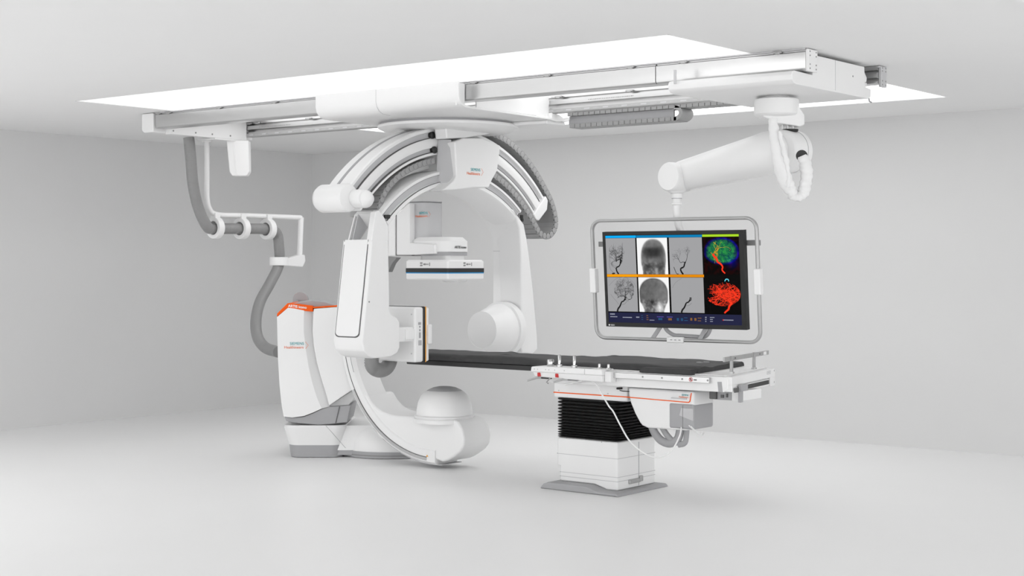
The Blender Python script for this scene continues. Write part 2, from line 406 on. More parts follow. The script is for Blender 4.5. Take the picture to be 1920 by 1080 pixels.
# outer arc track
cyz = (IY, IZ); w0, w1 = -7.90, -7.67
tr = MB()
prof = [(w0, 1.605), (w0+.01, 1.613), (w1-.012, 1.613), (w1, 1.605), (w1, 1.585), (w1-.018, 1.578), (w1-.018, 1.54), (w1-.004, 1.537), (w1+.006, 1.50), (w1-.004, 1.462), (w1-.022, 1.457), (w1-.022, 1.428), (w1, 1.425), (w1, 1.405), (w1-.01, 1.40), (w0+.01, 1.40), (w0, 1.405)]
arcT = tr.arc('yz', cyz, prof, -48.5, 47, 90).build('arc_track', 'white', ca, smooth=30)
MB().arc('yz', cyz, [(w1-.0195, 1.580), (w1-.0165, 1.580), (w1-.0165, 1.538), (w1-.0195, 1.538)], -48, 46, 80).build('track_channel', 'pale_grey', arcT)
MB().arc('yz', cyz, [(w1-.0235, 1.458), (w1-.0205, 1.458), (w1-.0205, 1.427), (w1-.0235, 1.427)], -48, 46, 80).build('track_channel', 'pale_grey', arcT)
for R_ in (1.538, 1.4265): MB().arc('yz', cyz, [(w1-.03, R_-.0035), (w1+.0012, R_-.0035), (w1+.0012, R_+.0015), (w1-.03, R_+.0015)], -48, 46, 80).build('track_groove', 'dark_grey', arcT)
MB().arc('yz', cyz, [(-7.815, 1.6145), (-7.785, 1.6145), (-7.785, 1.610), (-7.815, 1.610)], -48, -6, 50).build('track_slot', 'grey', arcT)
# rollers
for (R_, a) in ((1.558, -10), (1.443, -9.8)):
    aa = math.radians(a); b = MB(); c = Vector((w1-.02, IY+R_*math.sin(aa), IZ+R_*math.cos(aa)))
    b.lathe([(.0, 0), (.026, .002), (.028, .012), (.028, .03), (.02, .036), (.0, .037)], c, (1, 0, 0), n=24); b.build('roller', 'black', ca)
# left end cap of the track
cL = Vector((0, at(628, 372, x=-7.8).y, at(628, 372, x=-7.8).z))
b = MB(); b.lathe([(.05, 0), (.088, .02), (.104, .05), (.104, .295), (.096, .31), (.06, .318)], (-7.965, cL.y, cL.z), (1, 0, 0), n=40)
b.build('track_end_cap', 'white', ca)
b = MB(); b.lathe([(.066, 0), (.066, .10), (.060, .125), (.035, .155), (.0, .165)], (-7.66, cL.y+.07, cL.z-.008), (1, 0, 0), n=36)
b.build('end_bumper', 'white', ca)
b = MB(); b.lathe([(.062, -.04), (.062, .1), (.058, .11)], (-7.66, cL.y+.05, cL.z+.0), (1, 0, 0), n=32); b.build('bumper_collar', 'white', ca, bevel=.006)
# right end cap
aa = math.radians(54); eR = [(1.385, 46.5), (1.625, 46.5), (1.625, 48.2), (1.56, 50.2), (1.41, 50.2), (1.385, 48.8)]
b = MB(); b.prism([(w0-.01, IY+R_*math.sin(math.radians(a)), IZ+R_*math.cos(math.radians(a))) for R_, a in eR], (w1-w0+.025, 0, 0)); b.build('track_end_cap', 'white', ca, bevel=.012)
# swivel block between track and C
bx = -7.50
b = MB(); P = lambda px, py, x=bx: at(px, py, x=x)
b.prism([P(853, 266), P(870, 259), P(905, 259), P(939, 273), P(933, 320), P(924, 336), P(917, 352), P(888, 352), P(853, 356), P(830, 357), P(851, 340), P(856, 330)], (-.38, 0, 0))
sw = b.build('swivel_block', 'white', ca, bevel=.012)
b = MB(); b.prism([P(822, 262, -7.66), P(846, 262, -7.55), P(851, 335, -7.53), P(838, 349, -7.56), P(818, 352, -7.66)], (0, -.004, .0)); 
b.build('block_side_panel', 'pale_grey', ca)
lo = at(875, 327, x=bx); logo(sw, Vector((bx+.001, lo.y, lo.z)), (0, 1, 0), .0235)
# C-arm: rail + body + legs
v0, v1 = -7.905, -7.62
prof = [(v0, 1.265), (v0+.02, 1.278), (v1-.03, 1.278), (v1-.012, 1.270), (v1-.012, 1.248), (v1-.030, 1.245), (v1-.030, 1.198), (v1-.002, 1.195), (v1, 1.19), (v1, 1.165), (v1-.012, 1.155), (v1-.14, 1.128), (v0+.02, 1.115), (v0, 1.125)]
cr = MB().arc('yz', cyz, prof, -44.5, 39.5, 90).build('c_arm_arch', 'white', ca, smooth=30)
MB().arc('yz', cyz, [(v1-.0315, 1.246), (v1-.028, 1.246), (v1-.028, 1.197), (v1-.0315, 1.197)], -44, 39, 80).build('rail_channel', 'pale_grey', cr)
MB().arc('yz', cyz, [(v1-.03, 1.1915), (v1+.0014, 1.1915), (v1+.0014, 1.1955), (v1-.03, 1.1955)], -44, 39, 80).build('rail_groove', 'dark_grey', cr)
MB().arc('yz', cyz, [(v1-.0133, 1.250), (v1-.0105, 1.250), (v1-.0105, 1.247), (v1-.0133, 1.247)], -44, 39, 80).build('rail_groove', 'mid_grey', cr)
b = MB()
for a in (-43.5, 40.5):
    for R_, d in ((1.225, 0), (1.207, 1.0)):
        q_ = math.radians(a+d); b.box(v1-.01, v1+.008, IY+R_*math.sin(q_)-.014, IY+R_*math.sin(q_)+.014, IZ+R_*math.cos(q_)-.014, IZ+R_*math.cos(q_)+.014)
b.split('rail_stop', 'black', cr, bevel=.004)
# left housing (detector arm)
hpx = [(697.5, 449), (690, 530), (683, 600), (679, 641), (683, 658), (692, 668), (702, 672), (718, 671), (735, 668.5), (746, 662), (750, 652), (750.5, 630), (750, 604), (745, 596), (735, 590), (731, 583), (731, 560), (730, 500), (729, 449)]
hb_ = MB().prism([at(px, py, x=v1+.01) for px, py in hpx], (-.30, 0, 0)).build('detector_arm', 'white', ca, bevel=.014)
hpx = [(697, 452), (697.5, 449), (701, 420), (704.5, 397), (711, 394), (721, 408), (728, 424), (729, 452)]
MB().prism([at(px, py, x=v1+.0095) for px, py in hpx], (-.055, 0, 0)).build('arm_shoulder', 'white', ca, bevel=.006)
# outer face panel, follows the face from (697.5,449) down
def facept(t, xx, off):
    P_ = [at(697.8, 449, x=v1+.01), at(690, 530, x=v1+.01), at(683, 600, x=v1+.01), at(679.2, 638, x=v1+.01)]
    k = min(int(t*3), 2); p = P_[k].lerp(P_[k+1], t*3-k); return Vector((xx, p.y-off, p.z))
def panel(mt, nm, m0, off, t1):
    rows = 20; secs = [i/12*.93*t1 for i in range(13)]+[t1*(.93+.07*math.sin(i/8*PI/2)) for i in range(1, 9)]
    b = MB(); vs = []; fs = []
    for t in secs:
        u_ = max(0, (t/t1-.93)/.07); ins_ = .045*(1-math.sqrt(max(0, 1-u_*u_)))
        for xx in (v0+.012+m0+ins_, v1-.022-m0-ins_): vs.append(facept(t, xx, off)); vs.append(facept(t, xx, -.004))
    for i in range(rows):
        a = i*4; c_ = a+4
        fs += [(a, a+2, c_+2, c_), (a+1, c_+1, c_+3, a+3), (a, c_, c_+1, a+1), (a+2, a+3, c_+3, c_+2)]
    fs += [(0, 1, 3, 2), (rows*4, rows*4+2, rows*4+3, rows*4+1)]
    b.add(vs, fs); return b.build(nm, mt, hb_, bevel=.0)
panel('dark_grey', 'panel_gap', 0, .0015, .965); panel('white', 'cover_panel', .009, .005, .945)
b = MB(); bt = [at(px, py, x=v1-.015) for px, py in [(679.5, 644), (684, 660), (693, 669), (699, 671.5)]]
b.add([p_+Vector((dx, -.0025, -.0025)) for dx in (0, -.23) for p_ in bt], [(i, i+1, i+5, i+4) for i in range(3)]); b.build('lower_cover', 'soft_white', hb_)
MB().lathe([(.006, 0), (.006, .003)], at(692, 566, x=v1+.0105), (1, 0, 0), n=12).split('screw', 'mid_grey', hb_)
# upper bracket between the fins
b = MB()
b.prism([at(px, py, x=-7.85) for px, py in [(662, 450), (672, 402), (700, 372), (735, 350), (745, 350), (722, 385), (700, 418), (676, 450)]], (-.01, 0, 0))
b.build('arm_bracket', 'pale_grey', ca)
MB().prism([at(px, py, x=-7.89) for px, py in [(653, 455), (659, 455), (673, 403), (667, 401)]], (-.012, .0, 0)).build('bracket_fin', 'white', ca, bevel=.003)
MB().prism([at(px, py, x=-7.84) for px, py in [(674, 453), (700, 453), (700, 424), (716, 400), (705, 405)]], (-.02, 0, 0)).build('bracket_web', 'soft_white', ca)
# detector
dy0, dy1 = 8.445, 8.60; dxa, dxb = -7.98, -7.607
dz0 = at(790, 679, x=dxb).z; dz1 = at(778, 576, x=dxb).z; zc = (dz0+dz1)/2
d = MB().box(dxa, dxb, dy0, dy1-.055, dz0, dz1).build('lateral_detector', 'white', ca, bevel=.018)
MB().box(dxa-.003, dxb+.003, dy1-.062, dy1-.034, dz0-.004, dz1+.004).build('dark_band', 'black', d, bevel=.012)
MB().box(dxa-.001, dxb+.001, dy1-.034, dy1-.024, dz0-.002, dz1+.002).build('amber_band', 'amber_stripe', d, bevel=.004)
MB().box(dxa+.004, dxb-.004, dy1-.024, dy1+.012, dz0+.004, dz1-.004).build('front_plate', 'white', d, bevel=.012)
MB().box(dxa+.1, dxb+.012, dy1-.012, dy1+.03, zc-.075, zc+.075).build('collision_bar', 'soft_white', d, bevel=.008)
b = MB()
for (dy, dz, ry, rz) in ((.052, .085, .016, .010), (.055, .060, .008, .008), (.055, .034, .008, .008), (.055, -.004, .010, .022), (.047, -.062, .007, .02), (.066, -.062, .007, .02)):
    b.box(dxb-.004, dxb+.003, dy0+dy-ry, dy0+dy+ry, zc+dz-rz, zc+dz+rz)
b.split('button', 'grey', d, bevel=.006)
b = MB()
for px in (770,):
    for py in (590, 664): b.lathe([(.006, 0), (.006, .003)], (dxb-.035, dy0+.001, at(px, py, x=dxb).z), (0, -1, 0), n=10)
b.split('screw', 'pale_grey', d)
b = MB(); h_ = [at(750.5, py, x=v1) for py in (612, 642)]
b.box(dxa+.06, dxb-.02, h_[0].y-.02, dy0+.01, at(755, 641, x=v1).z, at(755, 614, x=v1).z); b.build('mount_plate', 'soft_white', ca, bevel=.006)
b = MB().box(dxa+.05, dxb-.005, h_[0].y+.06, dy0+.002, at(758, 638, x=v1).z, at(758, 617, x=v1).z); b.build('mount_neck', 'white', ca, bevel=.006)
# right leg + tube
rpx = [(952, 388), (966, 405), (974, 428), (977, 470), (978, 560), (977, 650), (980, 662), (1000, 664), (1009, 655), (1008, 630), (1001, 550), (993, 480), (988, 445), (983, 420), (975, 409), (963, 392)]
b = MB(); b.prism([at(px, py, x=v1+.006) for px, py in rpx], (-.30, 0, 0)); lg = b.build('tube_arm', 'white', ca, bevel=.02)
# concave inner lining of the arm
b = MB(); secs = []
nP = smooth_path([at(px, py, x=v1-.008) for px, py in [(958, 401), (966, 412), (974, 440), (977, 471), (978, 520), (978, 560), (978, 610), (977, 658)]], 5)
fP = smooth_path([at(px, py, x=v0+.01) for px, py in [(900, 401), (913, 420), (922, 441), (925, 462), (925, 510), (925, 560), (925, 610), (925, 658)]], 5)
for a_, c_ in zip(nP, fP):
    row = []
    for k in range(9):
        t = k/8; p_ = a_.lerp(c_, t); p_.y += .022*math.sin(PI*t); row.append(p_)
    row += [r_+Vector((0, .04, 0)) for r_ in reversed(row)]
    secs.append(row)
b.rings(secs); b.build('arm_lining', 'white', ca, smooth=50)
b = MB(); s0 = at(976, 475, x=v1)
for k in range(8):
    sa, sb2 = k/8, (k+1)/8
    n1, f1 = at(977, 471, x=v1-.008), at(925, 471, x=v0+.01)
    pa, pb2 = n1.lerp(f1, sa), n1.lerp(f1, sb2); pa.y += .021*math.sin(PI*sa)-.003; pb2.y += .021*math.sin(PI*sb2)-.003; pb2.z = pa.z = n1.z
    b.add([pa, pb2, pb2+Vector((0, 0, .004)), pa+Vector((0, 0, .004))], [(0, 1, 2, 3)])
b.build('lining_seam', 'pale_grey', lg)
ty = 9.44
xt = MB().lathe([(.0, 0), (.13, .0), (.148, .006), (.153, .02), (.155, .04), (.185, .13), (.203, .20), (.208, .235), (.226, .24), (.226, .31)], (IX-.005, ty, IZ), (0, 1, 0), n=64).build('xray_tube_cover', 'white', ca)
MB().lathe([(.149, .0065), (.152, .006), (.154, .018), (.151, .018)], (IX-.005, ty-.0004, IZ), (0, 1, 0), n=64).build('tube_rim', 'soft_white', xt)
# cable chains
def chain(name, path, wx0, wx1, th=.05, pitch=.052):
    P_ = resample(smooth_path(path, 10), pitch); b = MB()
    for i in range(len(P_)-1):
        a_, c_ = P_[i], P_[i+1]; t = (c_-a_).normalized(); n = Vector((0, -t.z, t.y)); m = (a_+c_)/2; L = (c_-a_).length
        b.obox(Vector(((wx0+wx1)/2, m.y, m.z)), Vector((1, 0, 0)), t, n, (wx1-wx0)/2-.004, L*.47, th*.36, 0)
        b.obox(Vector((wx1-.0075, m.y, m.z)), Vector((1, 0, 0)), t, n, .0045, L*.5, th*.47, 1)
        b.lathe([(th*.48, 0), (th*.48, .011)], Vector((wx1-.0132, m.y, m.z)), (1, 0, 0), n=20, mi=2)
        b.lathe([(th*.44, 0), (th*.44, .0118), (th*.40, .0125)], Vector((wx1-.0132, m.y, m.z)), (1, 0, 0), n=20, mi=1)
    return b.build(name, ['chain_plastic', 'chain_light', 'dark_grey'], ca, smooth=30)
pc = lambda R_, a, cy=IY, cz_=IZ: Vector((0, cy+R_*math.sin(math.radians(a)), cz_+R_*math.cos(math.radians(a))))
CW0, CW1 = -7.96, -7.66
chain('cable_chain', [pc(1.355, a) for a in (14, 22, 30, 38, 46, 50)]+[pc(1.365, 54), pc(1.42, 57), pc(1.50, 58), pc(1.59, 57), pc(1.635, 54)]+[pc(1.66, 50), pc(1.665, 46), pc(1.68, 38), pc(1.69, 30), pc(1.685, 22), pc(1.66, 14), pc(1.64, 8)], CW0, CW1, .056)
chain('cable_chain', [pc(1.24, -44), pc(1.29, -41), pc(1.335, -36), pc(1.355, -30), pc(1.362, -24), pc(1.362, -16), pc(1.362, -8)], CW0, CW1-.01)
b = MB(); b.arc('yz', cyz, [(-7.94, 1.35), (-7.78, 1.35), (-7.78, 1.29), (-7.94, 1.29)], -24, 8, 24); b.build('inner_guide', 'soft_white', ca, bevel=.01)
b = MB(); b.arc('yz', cyz, [(-7.9, 1.395), (-7.7, 1.395), (-7.7, 1.28), (-7.9, 1.28)], -7, 12, 24); b.build('block_carrier', 'pale_grey', ca)
# hose bend below the detector arm
hpts = [at(698, 664, x=-7.9), at(697, 682, x=-7.9), at(704, 692, x=-7.92), at(716, 694, x=-7.94), at(727, 687, x=-7.96), at(733, 672, x=-7.97), at(734, 662, x=-7.97)]
spp = resample(smooth_path(hpts, 8), .007)
MB().tube(spp, [.057 if i % 2 else .052 for i in range(len(spp))], 18).build('cable_hose', 'hose_plastic', ca, smooth=60)

# ceiling cable chain behind the far rail
cc2 = thing('ceiling_cable_chain', 'grey looped cable chain hanging under the ceiling behind the far rail', 'cable chain', (-6.2, 9.55, 2.7))
b = MB()
xa, xb_ = -6.95, -5.45; zu = 2.79
i = 0; x = xa
while x < -5.42:
    b.box(x, x+.048, 9.50, 9.66, zu-.022, zu+.028, i % 2*0); b.box(x+.048, x+.052, 9.505, 9.655, zu-.018, zu+.024, 1); x += .052
x = xa+.02
while x < -5.98:
    b.box(x, x+.048, 9.50, 9.66, 2.675, 2.705); b.box(x+.048, x+.052, 9.505, 9.655, 2.678, 2.703, 1); x += .052
b.build('chain_run', ['chain_light', 'mid_grey'], cc2, bevel=.002, seg=1)
b = MB(); secs = []
for i in range(13):
    a_ = -PI/2+PI*i/12; c_ = Vector((-5.97, 0, 2.7325)); ox = math.cos(a_)*.075; oz = math.sin(a_)*.0575; ix_ = math.cos(a_)*.045; iz_ = math.sin(a_)*.028
    secs.append([Vector((c_.x+ox, 9.50, c_.z+oz)), Vector((c_.x+ox, 9.66, c_.z+oz)), Vector((c_.x+ix_, 9.66, c_.z+iz_)), Vector((c_.x+ix_, 9.50, c_.z+iz_))])
b.rings(secs); b.build('chain_bend', 'chain_light', cc2)
MB().box(-6.95, -5.98, 9.52, 9.535, 2.70, 2.765).build('chain_tray', 'grey', cc2)

# ================================================================== FLOOR C-ARM
fa = thing('floor_c_arm', 'white floor-standing C-arm with orange-topped column and horizontal flat detector', 'C-arm x-ray machine', (-8.9, 9.1, 0), 'C-arms')
# base: rounded pod + round plate
def plan(pts): return pts
def rounded_rect(c, ax, ay, hx, hy, r, n=8):
    out = []
    for sx, sy, a0 in ((1, 1, 0), (-1, 1, 90), (-1, -1, 180), (1, -1, 270)):
        for i in range(n+1):
            a_ = math.radians(a0+90*i/n); out.append(c+ax*(sx*(hx-r)+r*math.cos(a_))+ay*(sy*(hy-r)+r*math.sin(a_)))
    return out
pc0 = RT*(-1.635)+FW*12.84
def loft(b, outlines, mi=0): b.rings([[Vector((p.x, p.y, z)) for p in o_] for o_, z in outlines], mi=mi)
b = MB(); loft(b, [(rounded_rect(pc0, RT, FW, .215, .40, .10), 0.004), (rounded_rect(pc0, RT, FW, .228, .41, .10), .105)])
bs = b.build('base_skirt', 'grey', fa, smooth=30)
b = MB(); loft(b, [(rounded_rect(pc0, RT, FW, .228, .41, .10), .105), (rounded_rect(pc0-RT*.005, RT, FW, .262, .44, .10), .255), (rounded_rect(pc0-RT*.005, RT, FW, .255, .43, .10), .27)])
b.build('base_pod', 'white', fa, smooth=30)
dc = RT*(-1.02)+FW*12.80
b = MB(); b.lathe([(.0, .004), (.46, .004), (.46, .055), (.0, .056)], (dc.x, dc.y, 0), n=72); b.build('pivot_plate', 'grey', fa)
b = MB(); b.lathe([(.462, .02), (.462, .03)], (dc.x, dc.y, 0), n=72); b.build('plate_groove', 'mid_grey', fa)
b = MB(); b.lathe([(.452, .055), (.45, .12), (.42, .20), (.36, .245), (.0, .265)], (dc.x, dc.y, 0), n=72); b.build('pivot_cover', 'white', fa, smooth=50)
b = MB(); mid = RT*(-1.23)+FW*12.84
loft(b, [(rounded_rect(mid, RT, FW, .27, .38, .06), .02), (rounded_rect(mid, RT, FW, .27, .375, .06), .06)]); b.build('bridge_skirt', 'grey', fa, smooth=30)
b = MB(); loft(b, [(rounded_rect(mid, RT, FW, .275, .385, .06), .06), (rounded_rect(mid, RT, FW, .275, .37, .06), .22), (rounded_rect(mid, RT, FW, .26, .35, .06), .262)]); b.build('bridge_cover', 'white', fa, smooth=30)
MB().tube([at(611, 798, d=12.3985), at(648, 840, d=12.427)], .0016, 8).build('cover_seam', 'grey', fa)
# column
Q = lambda px, py, d_=12.42: at(px, py, d=d_)
col = [(519.5, 600), (519, 595), (540, 577), (552, 578.5), (570, 582), (586, 584.5), (585, 600), (585, 620), (588, 648), (594, 680), (602, 710), (611, 738), (618, 762), (604, 765), (588, 773), (570, 780), (548, 783), (532, 781), (528, 760), (524, 720), (521, 670)]
ca_ = [(570, 582), (569.5, 600), (569.5, 622), (573, 652), (578, 684), (585, 716), (594, 745), (603, 766)]
cb_ = [(586, 584.5), (585, 600), (585, 620), (588, 648), (594, 680), (602, 710), (611, 738), (618, 762)]
b = MB(); Z2 = 12.47
left_ = [(548, 783), (532, 781), (528, 760), (524, 720), (521, 670), (519.5, 600), (519, 595), (540, 577), (552, 578.5)]
b.prism([Q(*p_) for p_ in ca_+[(588, 773), (570, 780)]+left_], FW*.5)
n_c = len(ca_); vs_ = [Q(*p_) for p_ in ca_]+[Q(*p_, Z2) for p_ in cb_]+[Q(*p_, 12.9) for p_ in cb_]+[Q(*p_, 12.9) for p_ in ca_]
b.add(vs_, [(i, i+1, n_c+i+1, n_c+i) for i in range(n_c-1)]+[(n_c+i, n_c+i+1, 2*n_c+i+1, 2*n_c+i) for i in range(n_c-1)]+[(0, n_c, 2*n_c, 3*n_c), (n_c-1, 4*n_c-1, 3*n_c-1, 2*n_c-1)])
cl = b.build('column', 'white', fa, smooth=25)
b = MB(); b.prism([Q(519.3, 594), Q(519.3, 588), Q(539, 568.5), Q(560, 570), Q(586.5, 573.5), Q(587, 584.5), Q(570, 583), Q(540, 577)], FW*.55)
ob = b.build('orange_band', 'orange', fa, bevel=.004)
text('model_lettering', 'ARTIS icono', .030, Q(540.5, 575.5)-FW*.0012, RT+Vector((0, 0, -.10)), (0, 0, 1), 'white_ink', ob, bold=.0008)
# top cap (grey, visible from above)
b = MB(); tz = Q(540, 569).z
cp = [Q(540, 569), Q(560, 571), Q(588, 574.5), Q(632, 572.5)]
back = [Vector((p_.x, p_.y, p_.z)) for p_ in (Q(628, 570)+FW*.45, Q(585, 565)+FW*.5, Q(545, 568)+FW*.45)]
b.prism([Q(px, py, 12.46) for px, py in [(541, 574), (546, 570), (562, 565.5), (585, 563), (610, 566), (633, 573.5), (588, 577)]], FW*.42); b.build('column_top', 'grey', fa, bevel=.012)
# C holder
hol = [(588, 579), (632, 575.5), (634, 600), (640, 650), (650, 700), (661, 731), (640, 745), (617, 761), (611, 738), (602, 710), (594, 680), (588, 648), (585.5, 620), (586.5, 600)]
b = MB().prism([at(px, py, d=12.40) for px, py in hol], FW*.45); b.build('arm_holder', 'white', fa, bevel=.008)
b = MB().prism([at(px, py, d=12.41) for px, py in [(587, 578), (587, 575.5), (632, 572.5), (632, 575)]], FW*.45); b.build('orange_trim', 'orange', fa)
b = MB().prism([Q(*p_, 12.44) for p_ in [(533, 781), (548, 783.5), (570, 781), (588, 774), (604, 766), (618, 762.5), (640, 761), (658, 760), (651, 792), (625, 795), (598, 797), (560, 794), (537, 790)]], FW*.5); b.build('column_foot', 'grey', fa, bevel=.008)
b = MB().prism([Q(617, 761, 12.5), Q(661, 732, 12.5), Q(668, 740, 12.5), (Q(652, 762, 12.5))], FW*.3); b.build('holder_foot', 'soft_white', fa)
MB().prism([Q(636, 762, 12.435), Q(637.5, 762, 12.435), Q(630, 793.5, 12.435), Q(628.5, 793.5, 12.435)], FW*.01).build('foot_seam', 'dark_grey', fa)
lo = Q(532.5, 653.5); logo(cl, lo-FW*.0015, RT, .0235)
b = MB(); b.lathe([(.0, 0), (.065, .0), (.068, .02), (.068, .05)], Q(543, 565)+FW*.62-Vector((0, 0, .0)), FW, n=32); b.lathe([(.03, 0), (.03, .02)], Q(535, 572)+FW*.59, FW, n=20); b.build('cable_gland', 'grey', fa)
# C-arm
cxz = (IX, IZ); y0c, y1c = 8.84, 9.12
prof = [(y0c, 1.02), (y0c+.02, 1.035), (y1c-.02, 1.035), (y1c, 1.02), (y1c, .94), (y1c-.03, .905), (y0c+.03, .905), (y0c, .93)]
cA = MB().arc('xz', cxz, prof, -15, -181, 110).build('c_arm_arch', 'white', fa, smooth=30)
MB().arc('xz', cxz, [(y0c-.004, 1.012), (y0c+.004, 1.012), (y0c+.004, .99), (y0c-.004, .99)], -119.5, -176, 60).build('rail_strip', 'chrome', cA)
MB().arc('xz', cxz, [(y0c-.002, .988), (y0c+.004, .988), (y0c+.004, .982), (y0c-.002, .982)], -95, -176, 60).build('rail_groove', 'dark_grey', cA)
MB().arc('xz', cxz, [(y0c-.0015, .936), (y0c+.003, .936), (y0c+.003, .932), (y0c-.0015, .932)], -70, -112, 40).build('rail_groove', 'mid_grey', cA)
MB().arc('xz', cxz, [(y0c+.02, 1.035), (y1c-.02, 1.035), (y1c-.02, 1.041), (y0c+.02, 1.041)], -140, -184, 30).build('outer_strip', 'pale_grey', cA)
b = MB(); q_ = math.radians(-176.5); sp_ = Vector((IX+.975*math.sin(q_), y0c-.004, IZ+.975*math.cos(q_)))
b.lathe([(.010, 0), (.010, .004)], sp_, (0, -1, 0), n=3); b.build('warning_sticker', 'amber_stripe', cA)
# lower tube housing
lower = [at(px, py, y=8.85) for px, py in [(846, 785), (858, 790), (867, 804), (871, 822), (869, 838), (862, 848), (850, 857), (840, 863), (830, 867)]]
flt = [(-8.36, .20), (-8.50, .36), (-8.545, .55), (-8.505, .545), (-8.455, .485), (-8.40, .443), (-8.33, .413), (-8.25, .398), (-8.15, .392)]
pr = [Vector((x_, 8.85, z_)) for x_, z_ in flt]+lower
b = MB().prism(pr, (0, .33, 0)); th = b.build('tube_housing', 'white', fa, bevel=.022, seg=5)
tdo = Vector((IX-.005, IY, .36))
zt0 = .395
dm = MB().lathe([(.245, -.03), (.245, .0), (.235, .006), (.232, .012), (.24, .014), (.24, .022), (.222, .03), (.222, .06), (.212, .12), (.188, .175), (.150, .212), (.138, .217), (.13, .222), (.09, .24), (.05, .248), (.0, .25)], (IX-.005, IY, zt0-.005), (0, 0, 1), n=64).build('xray_tube_dome', 'white', fa, smooth=30)
MB().lathe([(.139, .2165), (.1395, .2175), (.131, .2225), (.091, .2405), (.051, .2485), (.0, .2505)], (IX-.005, IY, zt0-.0045), (0, 0, 1), n=64).build('tube_window', 'pale_grey', dm)
# upper end of the C: detector lift
b = MB(); F2 = lambda px, py, d_=11.45: at(px, py, d=d_)
b.prism([at(727, 480, y=8.80), at(728, 425, y=8.80), at(734, 408, y=8.80), at(741, 404, y=8.80), at(741, 480, y=8.80)], (0, .33, 0)); b.build('arm_end_cover', 'white', fa, bevel=.01)
b = MB(); b.prism([at(743, 478, y=8.79), at(743, 403, y=8.79), at(764, 383, y=8.79), at(768, 381, y=8.79), at(768, 455, y=8.79), at(815, 458, y=8.79), at(815, 476, y=8.79), at(775, 478, y=8.79)], (0, .36, 0)); b.build('lift_housing', 'white', fa, bevel=.008)
MB().box(at(740.5, 440, y=8.80).x, at(743.5, 440, y=8.80).x, 8.81, 9.12, at(741, 478, y=8.8).z, at(741, 403, y=8.8).z).build('housing_gap', 'dark_grey', fa)
MB().prism([at(743, 480, y=8.80), at(743, 478, y=8.80), at(772, 477.5, y=8.80), at(772, 479.5, y=8.80)], (0, .3, 0)).build('housing_gap', 'mid_grey', fa)
b = MB(); lc = Vector((-7.91, 9.02, 0)); zlo, zhi = at(790, 456, y=8.85).z, at(790, 379, y=8.85).z
o1 = rounded_rect(Vector((at(791, 400, y=8.95).x, 8.98, 0)), Vector((1, 0, 0)), Vector((0, 1, 0)), .115, .13, .075)
loft(b, [(o1, zlo-.06), (o1, zhi)]); lf = b.build('lift_column', 'pale_grey', fa, bevel=.006)
MB().prism([p_+Vector((0, 0, zhi+.002)) for p_ in o1], (0, 0, .007)).build('column_rim', 'grey', lf)
lo_c = Vector((at(791, 400, y=8.95).x, 8.85, 0))
logo(lf, Vector((at(779, 406, y=8.85).x, 8.8485, at(779, 407.5, y=8.85).z)), (1, 0, 0), .0185)
b = MB()
o2 = rounded_rect(Vector((-7.83, 8.985, 0)), Vector((1, 0, 0)), Vector((0, 1, 0)), .20, .17, .10, 10)
z1_ = at(830, 472, d=11.7).z; z2_ = at(830, 447, d=11.7).z
o2b = rounded_rect(Vector((-7.83, 8.985, 0)), Vector((1, 0, 0)), Vector((0, 1, 0)), .17, .14, .09, 10)
loft(b, [(o2, z1_), (o2, z2_-.02), (o2b, z2_+.012)]); dh = b.build('detector_head', 'white', fa, smooth=30)
text('model_lettering', 'ARTIS icono', .028, Vector((at(851, 466, x=-7.629).x+.0015, at(852, 466, x=-7.63).y-.0, at(852, 465.5, x=-7.63).z)), (0, 1, 0), (0, 0, 1), 'grey_ink', dh, bold=.0006)
o3 = rounded_rect(Vector((-7.82, 8.985, 0)), Vector((1, 0, 0)), Vector((0, 1, 0)), .185, .165, .09, 10)
b = MB(); loft(b, [(o3, at(830, 479, d=11.7).z), (o3, z1_-.001)]); b.build('swivel_ring', 'grey', fa, smooth=30)
o4 = rounded_rect(Vector((-7.80, 8.985, 0)), Vector((1, 0, 0)), Vector((0, 1, 0)), .15, .12, .05, 6)
za = at(836, 487, d=11.54).z; zb = at(836, 525, d=11.54).z
b = MB(); loft(b, [(o4, za-.01), (o4, at(830, 479, d=11.7).z+.002)]); b.build('swivel_neck', 'white', fa, smooth=30)
dA = Vector((IX+.005, IY-.005, 0)); ex, ey = Vector((1, 0, 0)), Vector((0, 1, 0)); hs = .222
zm0 = at(836, 512, d=11.54).z; zm1 = at(836, 503, d=11.54).z
b = MB(); loft(b, [(rounded_rect(dA, ex, ey, hs, hs, .02), zm1), (rounded_rect(dA, ex, ey, hs, hs, .02), za-.012), (rounded_rect(dA, ex, ey, hs-.012, hs-.012, .02), za)]); fd = b.build('flat_detector', 'white', fa, smooth=25)
b = MB(); loft(b, [(rounded_rect(dA, ex, ey, hs-.006, hs-.006, .02), zb), (rounded_rect(dA, ex, ey, hs, hs, .02), zb+.01), (rounded_rect(dA, ex, ey, hs, hs, .02), zm0)]); b.build('lower_plate', 'white', fd, smooth=25)
b = MB(); o5 = rounded_rect(dA, ex, ey, hs+.004, hs+.004, .022); loft(b, [(o5, zm0+.004), (o5, zm1)]); b.build('dark_band', 'black', fd)
b = MB(); o5 = rounded_rect(dA, ex, ey, hs+.003, hs+.003, .022); loft(b, [(o5, zm0-.004), (o5, zm0+.004)]); b.build('blue_band', 'blue_stripe', fd)
zk = (zm1+za)/2-.002
